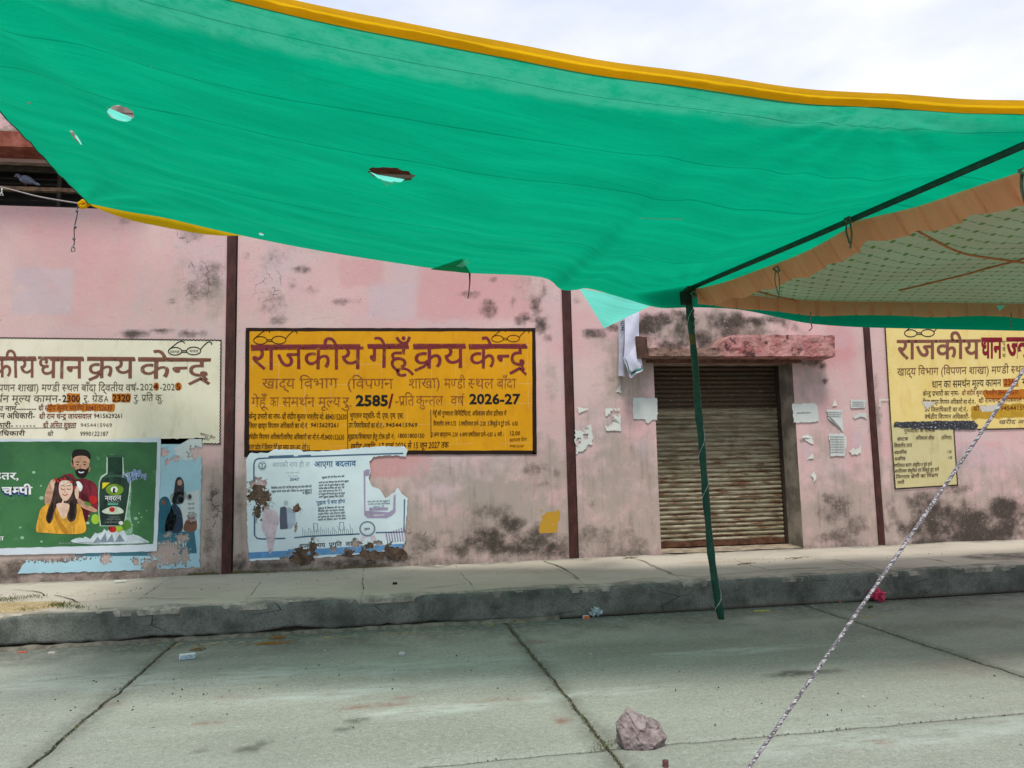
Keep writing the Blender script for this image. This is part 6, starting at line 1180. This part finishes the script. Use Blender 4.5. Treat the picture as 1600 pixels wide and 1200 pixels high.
# straw, chaff and small crumbs (uncountable)
def scatter(name, label, spots, mt, fn, n, z=0.0, seed=1):
    R_ = random.Random(seed); m = MB()
    for _ in range(n):
        x, y, rx, ry = R_.choice(spots); c = atz(x, y, z); a = R_.gauss(0, .45)*rx; b_ = R_.gauss(0, .45)*ry; fn(m, np.array([c[0]+a, c[1]+b_, z]), R_)
    o = m.build(name, mt, None); return tag(o, label, kind='stuff')
def straw(m, c, R_):
    a = R_.uniform(0, math.pi); l = R_.uniform(.012, .045); d = np.array([math.cos(a)*l, math.sin(a)*l, R_.uniform(0, .008)]); w = .0022; m.add([c-d+[0, -w, .006], c+d+[0, -w, .006], c+d+[0, w, .009], c-d+[0, w, .009]], [(0, 1, 2, 3)])
def crumb(m, c, R_):
    s_ = R_.uniform(.003, .011); vs = [c+np.array([R_.uniform(-1, 1), R_.uniform(-1, 1), 0])*s_ for _ in range(4)]; t = c+np.array([0, 0, s_*1.1]); m.add(vs+[t], [(0, 1, 4), (1, 2, 4), (2, 3, 4), (3, 0, 4)])
STRW = plain('dry straw', lin(176, 156, 108, .8), .9, .3, 60); ORS = plain('rusty husk', lin(150, 100, 30, .8), .9, .35, 60); CRB = plain('grit', lin(120, 110, 92, .8), .9, .4, 60); CRW = plain('pale grit', lin(190, 186, 176, .9), .9, .2, 60)
scatter('straw', 'dry straw scattered along the kerb foot', [(265, 1008, .35, .14), (345, 1006, .3, .08), (520, 997, .2, .06), (790, 975, .35, .05), (630, 990, .3, .06), (1200, 957, .3, .04), (1350, 965, .3, .1)], STRW, straw, 120)
scatter('husks', 'rust coloured husks in a small heap on the yard', [(420, 1006, .20, .045), (435, 997, .06, .03)], ORS, straw, 130, seed=4)
KF = [(x, 1007-x*.0487, .5, .04) for x in range(0, 1600, 90)]
scatter('grit', 'grit and dust along the kerb foot', KF, CRB, crumb, 900, seed=5); scatter('grit', 'pale grit specks over the yard', [(400, 1040, 2.2, .7), (900, 1040, 2.4, .8), (1300, 1100, 2, .8), (250, 1100, 1.8, .6)]+KF[2:8], CRW, crumb, 110, seed=6)
scatter('grit', 'dark specks over the yard', [(400, 1060, 2.2, .8), (900, 1080, 2.4, .8), (1300, 1100, 2, .8), (150, 1100, 1.6, .6)], plain('dark bits', (.03, .028, .022, 1), .9), crumb, 160, seed=16)
scatter('grit', 'crumbs on the walkway', [(600, 900, 3, .6), (1200, 875, 3, .5), (100, 930, 1.5, .5)], CRB, crumb, 220, PLAT_Z+.004, 8)
# dirt and weeds in the joints
def joint_fill():
    R_ = random.Random(3); m = MB(); g2 = MB()
    def put(x, y, dense):
        for _ in range(dense):
            px_, py_ = x+R_.gauss(0, .010), y+R_.gauss(0, .010); s_ = R_.uniform(.004, .012); c = np.array([px_, py_, -.008]); crumb(m, c, R_)
    for jx in (-1.93, 1.245, 4.55):
        y = 3.4
        while y < 7.9: put(jx+.015*noise.noise(Vector((y*2, jx, 0))), y, 3); y += .02
    for jy in (4.33,):
        x = -2.5
        while x < 5:
            if noise.noise(Vector((x*1.5, 0, 2))) > -.05: put(x, jy, 1)
            x += .03
    o = m.build('joint_dirt', plain('joint dirt', lin(116, 112, 90, .8), .95, .4, 60), None); tag(o, 'dirt and crumbs packed in the slab joints', kind='stuff')
    # weeds
    def blade(c, h, lean):
        w = R_.uniform(.0015, .0035); a = R_.uniform(0, 6.28); d = np.array([math.cos(a)*lean, math.sin(a)*lean, 0]); s_ = np.array([-math.sin(a), math.cos(a), 0])*w
        p1 = c+d*.4+[0, 0, h*.6]; p2 = c+d+[0, 0, h]; g2.add([c-s_, c+s_, p1+s_*.8, p1-s_*.8, p2], [(0, 1, 2, 3), (3, 2, 4)])
    for t in np.linspace(0, 1, 240):
        y = 3.9+3.9*t**1.2; k_ = .5+noise.noise(Vector((y*2.2, 7, 0)))
        if R_.random() < k_*.8+.2:
            for _ in range(4): blade(np.array([1.245+R_.gauss(0, .009), y, -.01]), R_.uniform(.006, .022), R_.uniform(0, .015))
    for t in np.linspace(0, 1, 70):
        if noise.noise(Vector((t*9, 1, 3))) > -.1:
            for _ in range(2): blade(np.array([4.55+R_.gauss(0, .01), 5.2+2.5*t, -.01]), R_.uniform(.004, .014), .01)
    c0 = atz(955, 1163, 0)
    for _ in range(120): blade(np.array([c0[0]+R_.gauss(0, .06), c0[1]+R_.gauss(0, .03), -.01]), R_.uniform(.008, .03), R_.uniform(0, .03))
    o = g2.build('joint_weeds', plain('dull weed green', lin(104, 110, 74, .8), .9, .4, 60), None); tag(o, 'low dry weeds growing in the slab joints', kind='stuff')
joint_fill()
# small plants
LEAFM = plain('leaf green', (.035, .09, .018, 1), .6, .45, 60); LEAFD = plain('dry grass', lin(128, 120, 78, .8), .9, .4, 60)
def leafy(c, n, r, h, label, name='weed', mt=LEAFM, seed=0, ls=.016):
    R_ = random.Random(seed); t = thing(name, label, 'plant', c); st = MB(); lf = MB()
    for i in range(max(4, n//8)):
        a = R_.uniform(0, 6.28); rr = R_.uniform(.2, 1)*r; e = c+np.array([math.cos(a)*rr, math.sin(a)*rr*.6, h*R_.uniform(.4, 1)]); st.tube([c, c*.5+e*.5+[0, 0, h*.15], e], .0025, 4)
        for _ in range(8):
            f_ = R_.uniform(.3, 1); q = c+(e-c)*f_+np.array([R_.gauss(0, .012), R_.gauss(0, .012), R_.gauss(0, .01)]); s_ = R_.uniform(.6, 1.2)*ls; u = np.array([R_.gauss(0, 1), R_.gauss(0, 1), R_.gauss(0, .5)]); u /= np.linalg.norm(u); w = np.cross(u, [R_.gauss(0, 1), R_.gauss(0, 1), R_.gauss(0, 1)]); w /= np.linalg.norm(w)
            lf.add([q-u*s_, q+w*s_*.5, q+u*s_, q-w*s_*.5], [(0, 1, 2, 3)])
    st.build('stem', LEAFD, t); lf.build('foliage', mt, t)
leafy(atz(114, 903, PLAT_Z)+[0, -.02, 0], 90, .07, .10, 'small bright green weed growing at the wall foot under the posters', seed=2)
leafy(atz(250, 999, 0)+[0, -.04, .03], 60, .09, .07, 'small green weed growing from the cracked kerb foot', seed=4)
leafy(atz(1400, 948, 0)+[-.3, 0, 0], 20, .05, .03, 'tiny green sprig beside the pink bag at the kerb foot', seed=5, ls=.012)
# sand heap with grass at the far left of the walkway
sb = [atz(x, y, PLAT_Z) for x, y in [(-40, 950), (80, 946)]]
cS = (sb[0]+sb[1])/2; m = MB(); m.grid(lambda u, v: (cS[0]+1.1*(u-.5), cS[1]+.62*(v-.5)-.05, PLAT_Z-.012+.05*max(0, 1-((u-.5)*2)**2-((v-.5)*2)**2+.5*noise.noise(Vector((u*4, v*4, 0))))+.006*noise.noise(Vector((u*20, v*20, 0)))), 50, 30)
tag(m.build('sand', plain('spilled sand', lin(178, 158, 120, .8), .95, .2, 30, .5), None, True), 'low patch of spilled sand on the walkway', kind='stuff')
R_ = random.Random(9); g2 = MB()
for _ in range(900):
    px_, py_ = R_.choice([(20, 936, ), (50, 933), (90, 947), (95, 944), (5, 938), (35, 951), (120, 949)]); c = atz(px_+R_.gauss(0, 12), py_+R_.gauss(0, 1.8), PLAT_Z+.01); h = R_.uniform(.01, .035); a = R_.uniform(0, 6.28); s_ = np.array([math.cos(a), math.sin(a), 0])*.003; d = np.array([R_.gauss(0, .012), R_.gauss(0, .012), h]); g2.add([c-s_, c+s_, c+d], [(0, 1, 2)])
tag(g2.build('grass', plain('mixed grass', lin(96, 104, 58, .8), .9, .5, 50), None), 'short dry grass growing round the sand patch', kind='stuff')
g2 = MB()
for _ in range(1100):
    px_ = R_.choice([R_.uniform(366, 410), R_.uniform(366, 600), R_.uniform(300, 345)]); yy = 893.5-(px_-365)*.039; c = atz(px_, yy, PLAT_Z)+np.array([0, R_.uniform(-.05, 0), 0]); c[1] = min(c[1], WALL_Y-.01); h = R_.uniform(.01, .05); d = np.array([R_.gauss(0, .02), -abs(R_.gauss(0, .012)), h]); g2.add([c-[.0022, 0, 0], c+[.0022, 0, 0], c+d], [(0, 1, 2)])
tag(g2.build('dry_grass', LEAFD, None), 'dry grass and rootlets along the wall foot', kind='stuff')
# flakes of plaster at the wall foot below the white poster
scatter('rubble', 'crumbled plaster flakes along the wall foot', [(x, 890-(x-400)*.039, .2, .03) for x in range(400, 660, 30)], plain('plaster crumbs', lin(130, 112, 96, .8), .95, .4, 40), crumb, 300, PLAT_Z+.004, 12)
# dry twigs on the walkway
def twig(px, py, ang, l, label):
    c = atz(px, py, PLAT_Z+.012); R2 = random.Random(px); m = MB()
    for i in range(7):
        a = ang+R2.gauss(0, .35); ll = l*R2.uniform(.4, 1); d = np.array([math.cos(a)*ll, math.sin(a)*ll*.5, R2.uniform(0, .02)]); o_ = np.array([R2.gauss(0, .04), R2.gauss(0, .02), 0]); m.tube([c+o_-d*.5, c+o_+[0, 0, .008], c+o_+d*.5], .003, 4)
    tag(m.build('twigs', LEAFD, None, loc=c), label, 'twigs')
twig(1165, 881, .3, .22, 'dry brown twigs on the walkway right of the pole'); twig(985, 872, .1, .16, 'dry brown twigs at the wall foot left of the door'); twig(1245, 872, 0, .18, 'thin dry twigs beside the grey door jamb')
bpy.data.objects.remove(_to); bpy.data.curves.remove(_tc)
